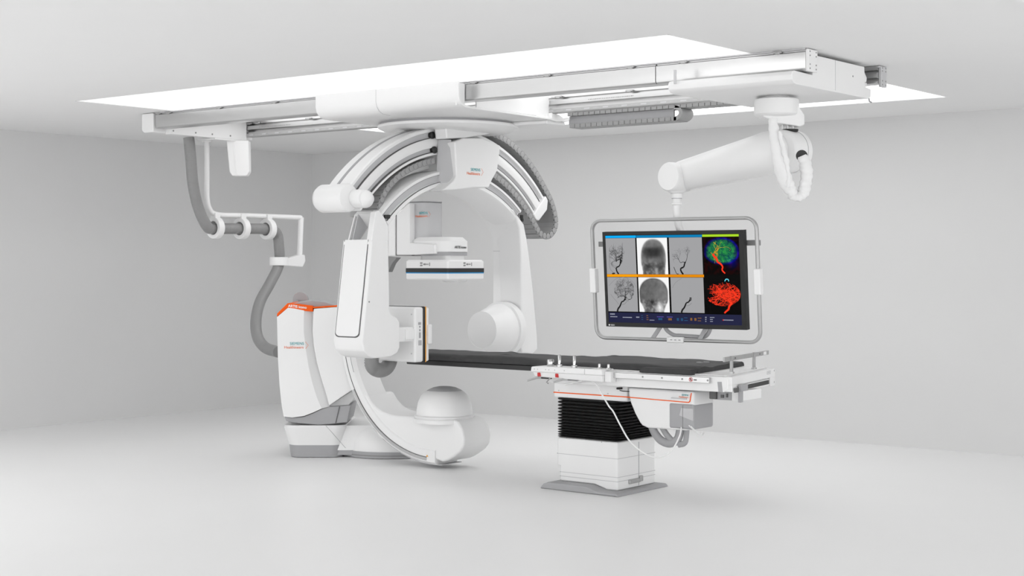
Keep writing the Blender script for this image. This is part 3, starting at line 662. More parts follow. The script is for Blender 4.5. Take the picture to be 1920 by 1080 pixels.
for face in (0, 1):
    b = MB()
    for (u, w, rz, ru) in ((0, .009, .006, .013), (0, -.009, .006, .013), (.034, 0, .007, .013), (.056, 0, .006, .004), (.069, 0, .006, .004), (.086, .0, .014, .004)):
        if face == 0:
            x_ = at(790, 495, y=IY-hs-.005).x-.0+u*1.0; y_ = IY-.005-hs; b.box(x_-ru, x_+ru, y_-.003, y_+.004, zk+w-rz, zk+w+rz)
        else:
            y_ = at(870, 495, x=IX+hs).y+u; x_ = IX+.005+hs; b.box(x_-.004, x_+.003, y_-ru, y_+ru, zk+w-rz, zk+w+rz)
    b.split('button', 'mid_grey', fd, bevel=.003)
b = MB(); b.lathe([(.10, 0), (.095, -.014), (.07, -.022), (.0, -.023)], (IX+.10, IY-.0, zb+.002), n=32); b.box(IX+.14, IX+.18, IY-.06, IY-.0, zb-.02, zb); b.build('sensor_dome', 'soft_white', fd)
b = MB(); b.prism([at(723, 481, y=8.95), at(744, 483, y=8.95), at(735, 494, y=8.95), at(728, 510, y=8.95), at(722, 497, y=8.95)], (0, .05, 0)); b.build('cable_boot', 'mid_grey', fa)

# ================================================================== PATIENT TABLE
pt = thing('patient_table', 'white patient table on black bellows pedestal with orange stripe', 'examination table', (-6.16, 8.9, 0))
def xz(b, pts, y0, y1, mi=0): return b.prism([(x, y0, z) for x, z in pts], (0, y1-y0, 0), mi)
b = MB(); bp = [(-6.50, .0), (-6.47, .035), (-6.43, .05), (-6.10, .05), (-6.0, .022), (-5.84, .022), (-5.82, .0)]
xz(b, bp, 8.545, 9.2); b.build('base_plate', 'grey', pt, bevel=.012)
b = MB(); xz(b, [(-6.405, .05), (-6.405, .155), (-6.43, .16), (-6.43, .362), (-5.905, .362), (-5.905, .022), (-6.0, .022), (-6.10, .05)], 8.665, 9.145); pb = b.build('pedestal_cover', 'white', pt, bevel=.018)
for z_ in (.245, .115, .085): MB().box(-6.4315 if z_ > .16 else -6.4065, -5.9035, 8.6635, 9.1465, z_-.0018, z_+.0018).build('cover_seam', 'pale_grey', pb, bevel=.0)
MB().box(-5.906, -5.9035, 8.93, 8.935, .03, .34).build('side_seam', 'grey', pb)
b = MB().box(-5.906, -5.890, 8.80, 8.94, .055, .085); b.box(-5.906, -5.885, 8.93, 8.965, .06, .10); b.build('floor_lock_handle', 'steel', pb, bevel=.006)
b = MB()
for px, py in ((1062, 821), (1128, 829)): p_ = at(px, py, y=8.665); b.lathe([(.004, 0), (.004, .002)], (p_.x, 8.6655, p_.z), (0, -1, 0), n=8)
b.split('screw', 'grey', pb)
# bellows
secs = []; nf = 14; zb0, zb1 = .364, .652
for i in range(nf*4+1):
    k = i % 4; t = i/(nf*4); z_ = zb0+(zb1-zb0)*t**1.2; off = [0.0, .021, .026, .021][k]
    secs.append([Vector((p_.x, p_.y, z_)) for p_ in rounded_rect(Vector((-6.165, 8.905, 0)), ex, ey, .245+off, .225+off, .035, 4)])
MB().rings(secs).build('bellows', 'rubber', pt, smooth=50)
# upper housing
b = MB().box(-6.435, -5.80, 8.63, 9.15, .652, .765); uh = b.build('upper_housing', 'white', pt, bevel=.012)
MB().box(-6.436, -5.77, 8.6275, 8.632, .683, .690).build('orange_line', 'orange', uh)
b = MB()
for px, py in ((1048, 732), (1140, 738)): p_ = at(px, py, y=8.63); b.lathe([(.005, 0), (.005, .002)], (p_.x, 8.6285, p_.z), (0, -1, 0), n=8)
b.split('screw', 'pale_grey', uh)
MB().box(at(1157, 730, y=8.6).x, at(1163, 730, y=8.6).x, 8.59, 8.63, .738, .752).build('sensor_plug', 'black', pt, bevel=.003)
MB().tube([at(1162, 732, y=8.6), at(1168, 733.5, y=8.6), at(1180, 734, y=8.6)], .003, 8).build('sensor_cable', 'black', pt)
# long frame
b = MB(); xz(b, [(-6.40, .78), (-6.36, .765), (-4.96, .772), (-4.925, .79), (-4.925, .872), (-6.40, .872)], 8.50, 9.38)
for q_ in b.v:
    if q_.y > 9 and q_.x > -5: q_.x -= .165
fm = b.build('table_frame', 'white', pt, bevel=.008)
b = MB().box(-5.80, -5.05, 8.462, 8.49, .828, .866); rl = b.build('accessory_rail', 'aluminium', fm, bevel=.003)
b = MB()
for px in (1205, 1241, 1279, 1327): b.lathe([(.006, 0), (.006, .003)], (at(px, 708, y=8.462).x, 8.4625, .847), (0, -1, 0), n=10)
b.split('screw', 'mid_grey', rl)
b = MB(); sx = at(1295, 709, y=8.46).x; n_ = 20
secs = [[Vector((sx+r_*math.cos(a_), 8.4605+dy_, .847+r_*math.sin(a_))) for r_, dy_ in ((.0145, 0), (.0145, .001), (.0115, .001), (.0115, 0))] for a_ in [2*PI*i/n_ for i in range(n_)]]
b.rings(secs, closed=True); b.obox(Vector((sx, 8.461, .847)), Vector((.7, 0, -.7)).normalized(), ey, Vector((.7, 0, .7)).normalized(), .012, .0006, .0015); b.build('prohibition_sticker', 'red_button', rl)
b = MB().box(sx-.003, sx+.003, 8.461, 8.462, .838, .856); b.box(sx-.006, sx+.006, 8.461, 8.462, .845, .850)
b.box(sx+.022, sx+.045, 8.461, 8.462, .842, .850); b.build('sticker_figure', 'dark_grey', rl)
# grey inset on the frame and end frame
MB().prism([at(1345, 716, y=8.499), at(1353, 716, y=8.499), at(1355, 735, y=8.499), at(1347, 735, y=8.499)], (0, .02, 0)).build('frame_slot', 'grey', fm)
b = MB(); b.box(-4.96, -4.90, 8.505, 9.40, .815, .8735); b.box(-4.96, -4.90, 9.30, 9.40, .755, .82); b.box(-4.96, -4.90, 8.505, 8.62, .775, .82); ef = b.skew().build('end_frame', 'white', pt, bevel=.006)
b = MB().box(-4.93, -4.905, 8.66, 9.28, .772, .80); b.skew().build('end_slot', 'black', pt, bevel=.003)
b = MB().box(-4.95, -4.91, 8.66, 9.30, .762, .7715); b.box(-4.95, -4.91, 8.66, 9.30, .8005, .807); b.skew().split('end_bar', 'soft_white', pt)
MB().box(-4.91, -4.885, 8.60, 8.69, .775, .818).build('end_bracket', 'grey', pt, bevel=.004)
MB().box(-4.915, -4.90, 8.61, 8.65, .70, .78).build('end_strap', 'grey', pt)
MB().box(-4.90, -4.897, 8.53, 8.59, .77, .80).build('end_socket', 'dark_grey', ef)
b = MB()
for y_, z_ in ((9.38, .86), (9.38, .78)): b.lathe([(.006, 0), (.006, .002)], (-4.9005, y_, z_), (1, 0, 0), n=10)
for r in range(3):
    for k in range(4): b.box(-4.901, -4.8985, 9.22+.022*k, 9.235+.022*k, .862-.009*r, .865-.009*r)
b.skew().build('end_marking', 'grey', ef)
# drive unit under the end
b = MB().box(-5.16, -4.995, 8.66, 8.95, .705, .768); dv_ = b.build('drive_unit', 'grey', pt, bevel=.004)
MB().box(-4.995, -4.945, 8.66, 8.98, .70, .768).build('drive_cover', 'white', pt, bevel=.008)
b = MB().box(-5.15, -5.10, 8.64, 8.665, .71, .762); b.box(-5.07, -5.05, 8.65, 8.662, .72, .74); b.box(-5.03, -5.02, 8.65, 8.662, .725, .75); b.split('drive_connector', 'dark_grey', dv_)
# tub below the table
tub = [(-5.775, .755), (-5.77, .70), (-5.755, .65), (-5.72, .58), (-5.68, .52), (-5.66, .50), (-5.62, .488), (-5.42, .488), (-5.30, .49), (-5.262, .52), (-5.25, .60), (-5.245, .755)]
b = MB(); xz(b, tub, 8.60, 8.86); tb = b.build('under_table_housing', 'white', pt, bevel=.016)
b = MB().box(-5.44, -5.246, 8.594, 8.858, .498, .672); xgi = b.build('housing_inset', 'grey', tb, bevel=.016)
MB().box(-5.33, -5.327, 8.5925, 8.6, .505, .66).build('inset_seam', 'mid_grey', tb)
MB().prism([(-5.34, 8.5925, .64), (-5.25, 8.5925, .64), (-5.25, 8.5925, .56), (-5.355, 8.5925, .59)], (0, .01, 0)).build('inset_flap', 'pale_grey', tb)
b = MB(); b.prism([(-5.772, 8.597, .692), (-5.772, 8.597, .686), (-5.285, 8.597, .6775), (-5.272, 8.597, .686), (-5.262, 8.597, .745), (-5.267, 8.597, .745), (-5.278, 8.597, .690), (-5.288, 8.597, .6835)], (0, .01, 0)); b.build('orange_line', 'orange', tb)
b = MB().box(-5.42, -5.30, 8.592, 8.602, .70, .706); b.build('grip_recess', 'pale_grey', tb)
lo = at(1273, 745, y=8.597); logo(tb, (lo.x, 8.5968, lo.z-.001), (1, 0, 0), .0105)
# sleeves hanging below
b = MB()
for pts_, r_ in (([(1222, 798), (1228, 812), (1240, 826), (1256, 831), (1270, 824), (1275, 808), (1275, 798)], .03), ([(1240, 798), (1248, 812), (1256, 822), (1262, 828)], .022), ([(1288, 798), (1287, 815), (1284, 830), (1272, 834)], .02)):
    b.tube(smooth_path([at(px, py, y=8.72) for px, py in pts_], 6), r_, 14, flat=.7)
b.build('cable_sleeve', 'grey', pt, smooth=60)
# tabletop
def outline(yn, yf, x0=-8.05, x1=-5.2, w=0.0):
    return [(x0, yn[0]), (-6.72, yn[0]), (-6.45, yn[0]-.07), (-6.2, yn[1]+.01), (x1, yn[1]), (x1, yf[1]), (-6.2, yf[1]-.01), (-6.45, yf[0]+.06), (-6.72, yf[0]), (x0, yf[0])]
b = MB(); b.prism([(x_, y_, .805) for x_, y_ in outline((8.80, 8.58), (9.17, 9.37), -8.03, -6.30)][:0] or [(-8.02, 8.80, .815), (-6.72, 8.80, .815), (-6.42, 8.74, .815), (-6.42, 9.24, .815), (-6.72, 9.18, .815), (-8.02, 9.18, .815)], (0, 0, .042)); b.build('carbon_tabletop', 'carbon', pt, bevel=.008)
b = MB(); b.prism([(x_, y_, .8735) for x_, y_ in [(-6.36, 8.54), (-4.96, 8.53), (-5.13, 9.38), (-6.36, 9.38)]], (0, 0, .006)); b.build('top_plate', 'soft_white', pt)
# end handle rail
b = MB().box(-4.997, -4.983, 8.58, 9.50, .963, .993); hr = b.skew().build('head_end_rail', 'steel', pt, bevel=.002)
for y_ in (8.78, 9.29): MB().box(-4.984, -4.9815, y_, y_+.014, .974, .982).skew().build('bolt', 'black', hr)
MB().box(-4.9835, -4.9815, 9.38, 9.44, .967, .989).skew().build('rail_sticker', 'white_ink', hr)
for y_ in (8.72, 9.18):
    MB().box(-4.994, -4.978, y_-.015, y_+.015, .878, .996).skew().build('rail_post', 'steel', pt, bevel=.002)
    MB().box(-5.000, -4.970, y_-.02, y_+.02, .872, .892).skew().build('post_foot', 'aluminium', pt, bevel=.003)

# mattress with folds
b = MB(); nx, ny = 150, 26; topv = []; x0m, x1m = -8.05, -5.19
def edge(x, side):
    t = max(0, min(1, (x+6.78)/.5)); t = t*t*(3-2*t)
    return 8.765-.20*t if side == 0 else 9.215+.185*t
from mathutils import noise as MN
def mz(x, y):
    w = MN.noise(Vector((x*3.2+y*5, y*3-x*1.5, 2)))*.010+MN.noise(Vector((x*9+y*9, y*5, 5)))*.0035
    w += .010*math.exp(-((x+7.15+.6*(y-9))/.05)**2)*(y > 8.9)+.012*math.exp(-((x+6.4)/.04)**2)*max(0, (y-9.1)/.3)
    return .914+w
def mrow(x):
    a_, c_ = edge(x, 0), edge(x, 1); row = []
    row.append((a_+.012, .858)); row.append((a_-.004, .866)); row.append((a_-.006+.004*math.sin(x*17), .888))
    for j in range(ny+1):
        y = a_+.006+(c_-a_-.012)*j/ny; row.append((y, mz(x, y)-(.010 if j in (0, ny) else 0)))
    row.append((c_+.006, .888)); row.append((c_+.004, .866)); row.append((c_-.012, .858))
    return row
secs = []
for i in range(nx+1):
    x = x0m+(x1m-x0m)*i/nx; secs.append([Vector((x, y, max(z_, .881) if False else z_)) for y, z_ in mrow(x)])
# lift the part lying on the white plate
for s_ in secs:
    for v_ in s_:
        if v_.x > -6.38 and v_.z < .8805: v_.z = .8805
        v_.x -= .155*(v_.y-8.57)*max(0, min(1, (v_.x+6.1)/.8))
b.rings(secs); mt_ = thing('table_mattress', 'thin black wrinkled mattress lying along the patient table', 'mattress', (-6.6, 9.0, .88))
b.build('pad', 'mattress_fabric', mt_, smooth=60)
b = MB(); fl = [(x_, z_) for x_, z_ in [(-5.60, .908), (-5.205, .910), (-5.195, .8735), (-5.61, .8735)]]
b.prism([(x_, 8.565, z_) for x_, z_ in fl], (0, -.075, 0)); b.build('side_flap', 'mattress_fabric', mt_, bevel=.004)
b = MB()
for px, py in ((1312, 681.5), (1324, 681)):
    p_ = at(px, py, z=.916); b.obox(Vector((p_.x, p_.y, .924)), ex, ey, Vector((0, 0, 1)), .02, .012, .003)
b.build('printed_label', 'grey', mt_)

# ================================================================== CONSOLE
co = thing('control_console', 'white control console with chrome knobs clamped to the side of the patient table', 'control panel', (-6.15, 8.48, .8))
b = MB(); b.prism([(-6.465, 8.395, .845), (-6.46, 8.395, .882), (-6.40, 8.395, .887), (-5.855, 8.395, .886), (-5.852, 8.395, .845)], (0, .155, 0)); cbod = b.build('console_body', 'white', co, bevel=.008)
b = MB(); b.prism([(-6.44, 8.41, .812), (-6.45, 8.40, .846), (-5.853, 8.40, .846), (-5.856, 8.41, .798), (-6.10, 8.41, .803)], (0, .088, 0)); b.build('console_underside', 'soft_white', co, bevel=.008)
MB().box(-5.853, -5.80, 8.43, 8.498, .80, .872).build('end_clamp', 'soft_white', co, bevel=.004)
pos = {'joy': (1049, 683), 'joy2': (1077, 687)}
def onc(px, py): return at(px, py, z=.886)
b = MB(); p_ = onc(1027, 687); b.lathe([(.024, 0), (.026, .006), (.026, .04), (.022, .05), (.0, .052)], (p_.x, 8.47, .884), n=32); b.build('round_knob', 'chrome', co, label='large polished chrome knob')
for px, hgt in ((1049, .082), (1077, .082)):
    x_ = at(px, 686, y=8.47).x
    b = MB(); b.lathe([(.022, 0), (.022, .012), (.018, .016), (.012, .018), (.0115, hgt), (.009, hgt+.004), (.0, hgt+.004)], (x_, 8.47, .884), n=24); b.build('joystick', 'chrome', co, label='tall chrome joystick')
for px in (1124, 1141):
    x_ = at(px, 692, y=8.47).x
    b = MB(); b.lathe([(.02, 0), (.018, .008), (.01, .012), (.010, .03), (.008, .036), (.0, .037)], (x_, 8.47, .884), n=20); b.build('small_knob', 'aluminium', co)
b = MB(); b.box(at(1078, 695, y=8.44).x, at(1108, 695, y=8.44).x, 8.44, 8.49, .885, .8865); b.build('touch_display', 'dark_grey', co)
for px in (1010.5, 1044):
    x_ = at(px, 704, y=8.40).x
    b = MB().box(x_-.014, x_+.012, 8.397, 8.412, .815, .842); rb_ = b.build('emergency_button', 'red_button', co, bevel=.004)
    MB().lathe([(.008, 0), (.007, .006), (.0, .007)], (x_, 8.398, .829), (0, -1, 0), n=16).build('button_cap', 'red_button', rb_)
b = MB()
for px in (1002, 1008, 1023, 1029, 1040, 1058): p_ = at(px, 694, y=8.395); b.lathe([(.0045, 0), (.0045, .002)], (p_.x, 8.396, .866), (0, -1, 0), n=10)
b.split('indicator', 'pale_grey', cbod)
MB().box(at(1095.5, 699, y=8.394).x, at(1096.5, 699, y=8.394).x, 8.3935, 8.396, .848, .884).build('body_seam', 'pale_grey', cbod)
for px in (1015, 1065):
    x_ = at(px+8, 713, y=8.44).x
    b = MB(); b.tube([Vector((x_, 8.44, .806)), Vector((x_-.06, 8.41, .803)), Vector((x_-.12, 8.385, .782))], [.008, .007, .006], 10); b.build('paddle_lever', 'steel', co)
    MB().box(x_-.05, x_+.05, 8.42, 8.45, .798, .812).build('lever_hub', 'black', co, bevel=.003)
b = MB(); x_ = at(1032, 715, y=8.42).x
b.tube([Vector((x_, 8.42, .81)), Vector((x_-.02, 8.42, .79)), Vector((x_-.035, 8.42, .775)), Vector((x_-.02, 8.42, .768))], .005, 8); b.build('hook', 'steel', co)
kp = [(1060, 721), (1078, 717), (1096, 713), (1108, 714), (1119, 722), (1130, 742), (1142, 762), (1150, 772), (1163, 797), (1180, 826), (1202, 846), (1225, 857.5), (1246, 854), (1262, 841), (1274, 818), (1278, 800)]
K = [at(px, py, y=8.45+.15*max(0, min(1, (i-8)/7))) for i, (px, py) in enumerate(kp)]
tag(MB().tube(smooth_path(K, 6), .0055, 10).build('console_cable', 'white', smooth=60), 'thin white cable looping from the control console to the housing under the table', 'cable')
kp = [(1296, 806), (1302, 812), (1310, 820), (1316, 823), (1320, 818)]
b = MB(); b.tube(smooth_path([at(px, py-6, x=-5.235) for px, py in kp], 5), .004, 8); b.tube(smooth_path([at(px-4, py-8, x=-5.235) for px, py in kp], 5), .004, 8); b.split('loose_lead', 'white', pt)

# ================================================================== MONITOR SUSPENSION
ms = thing('monitor_suspension', 'white ceiling carriage with swivelling spring arm that holds the monitor', 'suspension arm', (-4.69, 8.65, 2.69))
MX0, MX1 = -5.126, -4.25
prof = [(8.125, 2.772), (8.098, 2.765), (8.088, 2.745), (8.095, 2.715), (8.115, 2.698), (8.15, 2.69), (9.15, 2.69), (9.185, 2.702), (9.19, 2.755), (9.10, 2.765), (9.09, 2.893), (8.36, 2.893), (8.36, 2.768)]
b = MB(); yzprism(b, prof, MX0, MX1); mc = b.build('carriage', 'white', ms, bevel=.005)
ys = at(1566, 120, x=MX1).y; MB().box(MX1, MX1+.0015, ys, ys+.003, 2.70, 2.89).build('seam', 'pale_grey', mc)
MB().lathe([(.006, 0), (.006, .002)], at(1599, 143, x=MX1), (1, 0, 0), n=10).split('screw', 'mid_grey', mc)
x_ = at(1267, 150, y=8.08).x; MB().box(x_-.008, x_+.008, 8.066, 8.078, 2.745, 2.835).build('latch_pin', 'pale_grey', ms, bevel=.003)
b = MB(); b.prism([(MX1-.02, 9.11, 2.80), (MX1-.02, 9.16, 2.80), (MX1-.02, 9.17, 2.83), (MX1-.02, 9.11, 2.885)], (-.08, 0, 0)); b.box(MX1-.06, MX1-.03, 9.16, 9.19, 2.775, 2.80); b.build('rail_shoe', 'soft_white', ms, bevel=.003)
b = MB(); b.tube([Vector((MX1-.02, 9.195, 2.71)), Vector((MX1-.02, 9.205, 2.68)), Vector((MX1-.02, 9.235, 2.675))], .006, 8); b.build('hook', 'grey', ms)
ax = Vector((at(1456, 200, d=9.70).x, at(1456, 200, d=9.70).y, 0))
b = MB(); b.lathe([(.085, .0), (.085, -.02)], (ax.x, ax.y, 2.692), n=40); b.build('column_collar', 'soft_white', ms)
b = MB(); b.lathe([(.06, -.012), (.13, -.014), (.142, -.022), (.145, -.04), (.145, -.115), (.13, -.13), (.05, -.14)], (ax.x, ax.y, 2.692), n=48); b.build('drum', 'white', ms)
# offset block carrying the hinge barrel
hA = (RT*(-.73)+FW*(-.68)).normalized()    # hinge axis, towards the viewer's left
cap = at(1462, 283, d=9.62); far_ = cap-hA*.20
b = MB(); b.prism([at(1428, 205, d=9.62), at(1492, 190, d=9.62), at(1509, 215, d=9.62), at(1509, 234, d=9.62), at(1500, 237, d=9.62), at(1458, 231, d=9.62), at(1430, 218, d=9.62)], FW*.16); b.build('offset_block', 'white', ms, bevel=.01)
b = MB()
for px in (1467, 1477, 1487): b.lathe([(.008, 0), (.008, .06)], at(px, 243, d=9.66), (0, 0, 1), n=12)
b.split('hinge_bolt', 'chrome', ms)
b = MB(); b.lathe([(.04, -.01), (.05, .0), (.052, .012)], at(1482, 246, d=9.66), (0, 0, 1), n=24); b.build('hinge_washer', 'black', ms)
b = MB(); b.lathe([(.10, -.015), (.125, -.012), (.135, .0), (.137, .02), (.137, .165), (.125, .18), (.08, .183)], cap, -hA, n=56); br = b.build('hinge_barrel', 'white', ms)
b = MB(); b.lathe([(.1375, .118), (.1385, .118), (.1385, .121), (.1375, .121)], cap, -hA, n=56); b.build('barrel_seam', 'grey', br)
# arm tube
a0 = at(1446, 286, d=9.66); a1 = at(1275, 331, d=10.40); dv2 = (a1-a0).normalized(); L = (a1-a0).length
b = MB(); b.lathe([(.02, -.142), (.07, -.126), (.115, -.085), (.138, -.03), (.142, .03), (.137, .11), (.105, L-.03), (.09, L)], a0, dv2, n=56); arm = b.build('spring_arm', 'white', ms)
b = MB(); up_ = (Vector((0, 0, 1))-dv2*dv2.z).normalized()
for sft in (.0,):
    b.tube([a0+dv2*.22-up_*.128, a1-dv2*.10-up_*.103], .010, 10)
b.build('lower_trunking', 'soft_white', arm)
hc = at(1253, 331, d=10.26)
b = MB(); b.lathe([(.06, -.006), (.092, -.003), (.099, .008), (.099, .19), (.09, .20)], hc, -hA, n=48); b.build('elbow_barrel', 'white', ms)
pd = at(1269, 360, d=10.36)
b = MB(); b.lathe([(.085, .09), (.08, .045), (.06, .0), (.04, -.012)], pd, (0, 0, 1), n=36); b.build('elbow_skirt', 'soft_white', ms)
b = MB(); z0p = pd.z-.012
b.lathe([(.02, 0), (.037, 0), (.037, -.03), (.03, -.034), (.03, -.06), (.036, -.064), (.036, -.075), (.025, -.08), (.0, -.081)], Vector((pd.x, pd.y, z0p)), n=28); b.build('swivel_joint', 'white', ms)
MB().lathe([(.0305, -.031), (.0375, -.031), (.0375, -.034), (.0305, -.034)], Vector((pd.x, pd.y, z0p)), n=28).build('joint_ring', 'grey', ms)
# hanging cloth cable sleeves
def sleeve(name, pts_, rad, dd, seed):
    P_ = smooth_path([at(px, py, d=dd) for px, py in pts_], 7); k = len(P_)
    rr_ = []
    for i in range(k):
        t = i/(k-1)*(len(rad)-1); j = min(int(t), len(rad)-2); rr_.append(rad[j]+(rad[j+1]-rad[j])*(t-j)+.003*math.sin(i*1.7+seed))
    b = MB(); b.tube(P_, rr_, 16, flat=.8)
    for v_ in b.v: v_ += Vector(MN.noise_vector(v_*22))*.006
    return b.build(name, 'cloth_sleeve', ms, smooth=60)
sleeve('cable_sleeve', [(1449, 222), (1452, 250), (1459, 290), (1468, 325), (1478, 350), (1488, 366)], [.026, .036, .042, .050, .044, .030], 9.34, 0)
sleeve('cable_sleeve', [(1482, 362), (1492, 368), (1502, 366), (1508, 355), (1511, 335), (1511, 312), (1504, 292)], [.036, .030, .032, .040, .038, .040, .028], 9.36, 2)
sleeve('cable_sleeve', [(1461, 245), (1468, 275), (1475, 305), (1478, 330), (1479, 352)], [.012, .016, .016, .014, .012], 9.30, 4)
b = MB(); b.lathe([(.03, 0), (.036, .0), (.036, .008), (.03, .008)], at(1503, 292, d=9.40), -FW, n=28); b.build('sleeve_port', 'black', ms)

# ================================================================== MONITOR
mo_c = LD(1.1155, 10.29, 1.50)
U = (RT*.829-FW*.56).normalized(); Nn = (-RT*.56-FW*.829).normalized(); tilt = .085
V = (Vector((0, 0, 1))+Nn*tilt).normalized(); Nn = U.cross(V).normalized()
if Nn.dot(FW) > 0: Nn = -Nn
mo = thing('large_display_monitor', 'large black medical monitor in a grey tubular frame showing eight angiography images', 'monitor', mo_c-V*.42)
def M(u, v, n=0): return mo_c+U*u+V*v+Nn*n
def mbox(b, u0, u1, v0_, v1_, n0, n1, mi=0):
    return b.obox(M((u0+u1)/2, (v0_+v1_)/2, (n0+n1)/2), U, V, Nn, (u1-u0)/2, (v1_-v0_)/2, (n1-n0)/2, mi)
W, H = .553, .335
WR = .534
sl, sr, sb_, st = -W+.022, WR-.034, -H+.030, H-.024
b = MB()
mbox(b, -W, WR, st, H, -.01, .008); mbox(b, -W, WR, -H, sb_, -.01, .008); mbox(b, -W, sl, sb_, st, -.01, .008); mbox(b, sr, WR, sb_, st, -.01, .008)
mbox(b, -W, WR, -H, H, -.040, -.01); b.build('bezel', 'bezel', mo, bevel=.0)
b = MB(); mbox(b, -W*.6, W*.6, -H*.6, H*.6, -.12, -.04); b.build('rear_housing', 'dark_grey', mo, bevel=.01)
b = MB(); mbox(b, sl, sr, sb_, st, -.0095, .004); scr = b.build('screen', 'scr_black', mo)
SW, SH = sr-sl, st-sb_
def suv(fx, fy, n=.0): return M(sl+SW*fx, st-SH*fy, .0045+n)
def srect(b, x0, x1, y0, y1, n=.0, mi=0): b.add([suv(x0, y1, n), suv(x1, y1, n), suv(x1, y0, n), suv(x0, y0, n)], [(0, 1, 2, 3)], mi)
def ribbon(b, pts_, w, mi, n):
    """pts in tile fractions already mapped to screen fractions; w in screen widths"""
    k = len(pts_)
    for i in range(k-1):
        (xa_, ya_), (xb2, yb2) = pts_[i], pts_[i+1]; asp = SH/SW
        dx, dy = (xb2-xa_), (yb2-ya_)*asp; L_ = math.hypot(dx, dy) or 1e-6; wi = w[i] if isinstance(w, list) else w; wj = w[i+1] if isinstance(w, list) else w
        nx_, ny_ = -dy/L_, dx/L_
        b.add([suv(xa_+nx_*wi/2, ya_+ny_*wi/2/asp, n), suv(xb2+nx_*wj/2, yb2+ny_*wj/2/asp, n), suv(xb2-nx_*wj/2, yb2-ny_*wj/2/asp, n), suv(xa_-nx_*wi/2, ya_-ny_*wi/2/asp, n)], [(0, 1, 2, 3)], mi)
cols = [(.0, .232), (.243, .474), (.488, .732), (.742, 1.0)]
rows_ = [(.035, .445), (.48, .873)]
def T(c, r, x, y): (a_, b_), (c1, d1) = cols[c], rows_[r]; return (a_+(b_-a_)*x, c1+(d1-c1)*y)
def branch(b, c, r, x, y, ang, L_, w, depth, mi, n, rnd, ins, spread=.6):
    pts_ = [(x, y)]; a_ = ang; steps = max(3, int(L_/.02))
    for i in range(steps):
        a_ += rnd.uniform(-.55, .55); x += .02*math.cos(a_); y -= .02*math.sin(a_)*.8
        if not ins(x, y): break
        pts_.append((x, y))
    if len(pts_) < 2: return
    ww = [w*(1-.35*i/len(pts_)) for i in range(len(pts_))]
    ribbon(b, [T(c, r, *p_) for p_ in pts_], ww, mi, n)
    if depth > 0:
        for s_ in (-1, 1, rnd.choice((-1, 1))):
            j = rnd.randint(len(pts_)//2, len(pts_)-1)
            branch(b, c, r, pts_[j][0], pts_[j][1], a_+s_*rnd.uniform(.3, spread+.4), L_*rnd.uniform(.55, .9), w*.68, depth-1, mi, n+.00002, rnd, ins, spread)
def poly(b, c, r, pts_, w, mi, n=.0004):
    P_ = [Vector((x, y, 0)) for x, y in pts_]; S_ = smooth_path(P_, 5)
    ww = None
    if isinstance(w, tuple): ww = [w[0]+(w[1]-w[0])*i/(len(S_)-1) for i in range(len(S_))]
    ribbon(b, [T(c, r, p_.x, p_.y) for p_ in S_], ww or w, mi, n)
inside = lambda cx, cy, rx, ry: (lambda x, y: ((x-cx)/rx)**2+((y-cy)/ry)**2 < 1 and 0 < x < 1 and 0 < y < 1)
uvt = lambda c, r: None
def fbm(x, y, k=1.0, z=0.0): return sum(MN.noise(Vector((x*k*2**i, y*k*2**i, z)))*.5**i for i in range(4))
def sm(a, b_, v): v = max(0, min(1, (v-a)/(b_-a))); return v*v*(3-2*v)
def f_skull(x, y):
    w_ = .41-.05*sm(.62, 1.0, y); d_ = (abs((x-.53)/w_)**2.3+(abs((y-.56)/.53)**2.3 if y < .56 else 0))**(1/2.3)
    n = fbm(x, y, 7, 1); v = .16+.05*n
    v = v*(1-.78*math.exp(-((x-.52)/.34)**4-((y-.40)/.16)**4))+.10*sm(.8, .95, d_)
    lo_ = sm(.6, .75, y); v = v*(1-.35*lo_)+lo_*.16*max(0, fbm(x, y, 11, 4)+.1)
    for ex_, ey_ in ((.33, .80), (.74, .80)): v *= 1-.55*math.exp(-((x-ex_)/.11)**2-((y-ey_)/.08)**2)
    v += .22*math.exp(-((x-.60-.25*(y-.85))/.05)**2)*sm(.76, .9, y)
    v -= .07*math.exp(-((d_-.90)/.018)**2)*(y < .6)
    t = sm(.95, 1.05, d_+.03*n*lo_); v = max(.01, v)*(1-t)+.93*t
    return (v, v, v)
def f_back(x, y):
    w_ = .47-.12*sm(.62, .95, y); d_ = (abs((x-.49)/w_)**2.1+(abs((y-.44)/.42)**2.1 if y < .44 else (max(0, y-.44)/1.3)**2))**.5
    n = fbm(x, y, 6, 2); v = .13+.04*n+.06*sm(.3, .9, x)
    v -= .06*math.exp(-((d_-.93)/.02)**2)
    lo_ = sm(.55, .75, y); v = v*(1-.2*lo_)+lo_*.25*max(0, fbm(x, y, 10, 7)+.15)
    v *= 1-.8*math.exp(-((x-.42)/.12)**2-((y-.72)/.09)**2)
    v += .6*math.exp(-((x-.68)/.11)**2-((y-.88)/.13)**2)
    t = sm(.95, 1.06, d_+.06*n*lo_); t = max(t, .75*sm(.25, .02, x)*sm(.7, .85, y)); v = max(.01, v)*(1-t)+.93*t
    return (v, v, v)
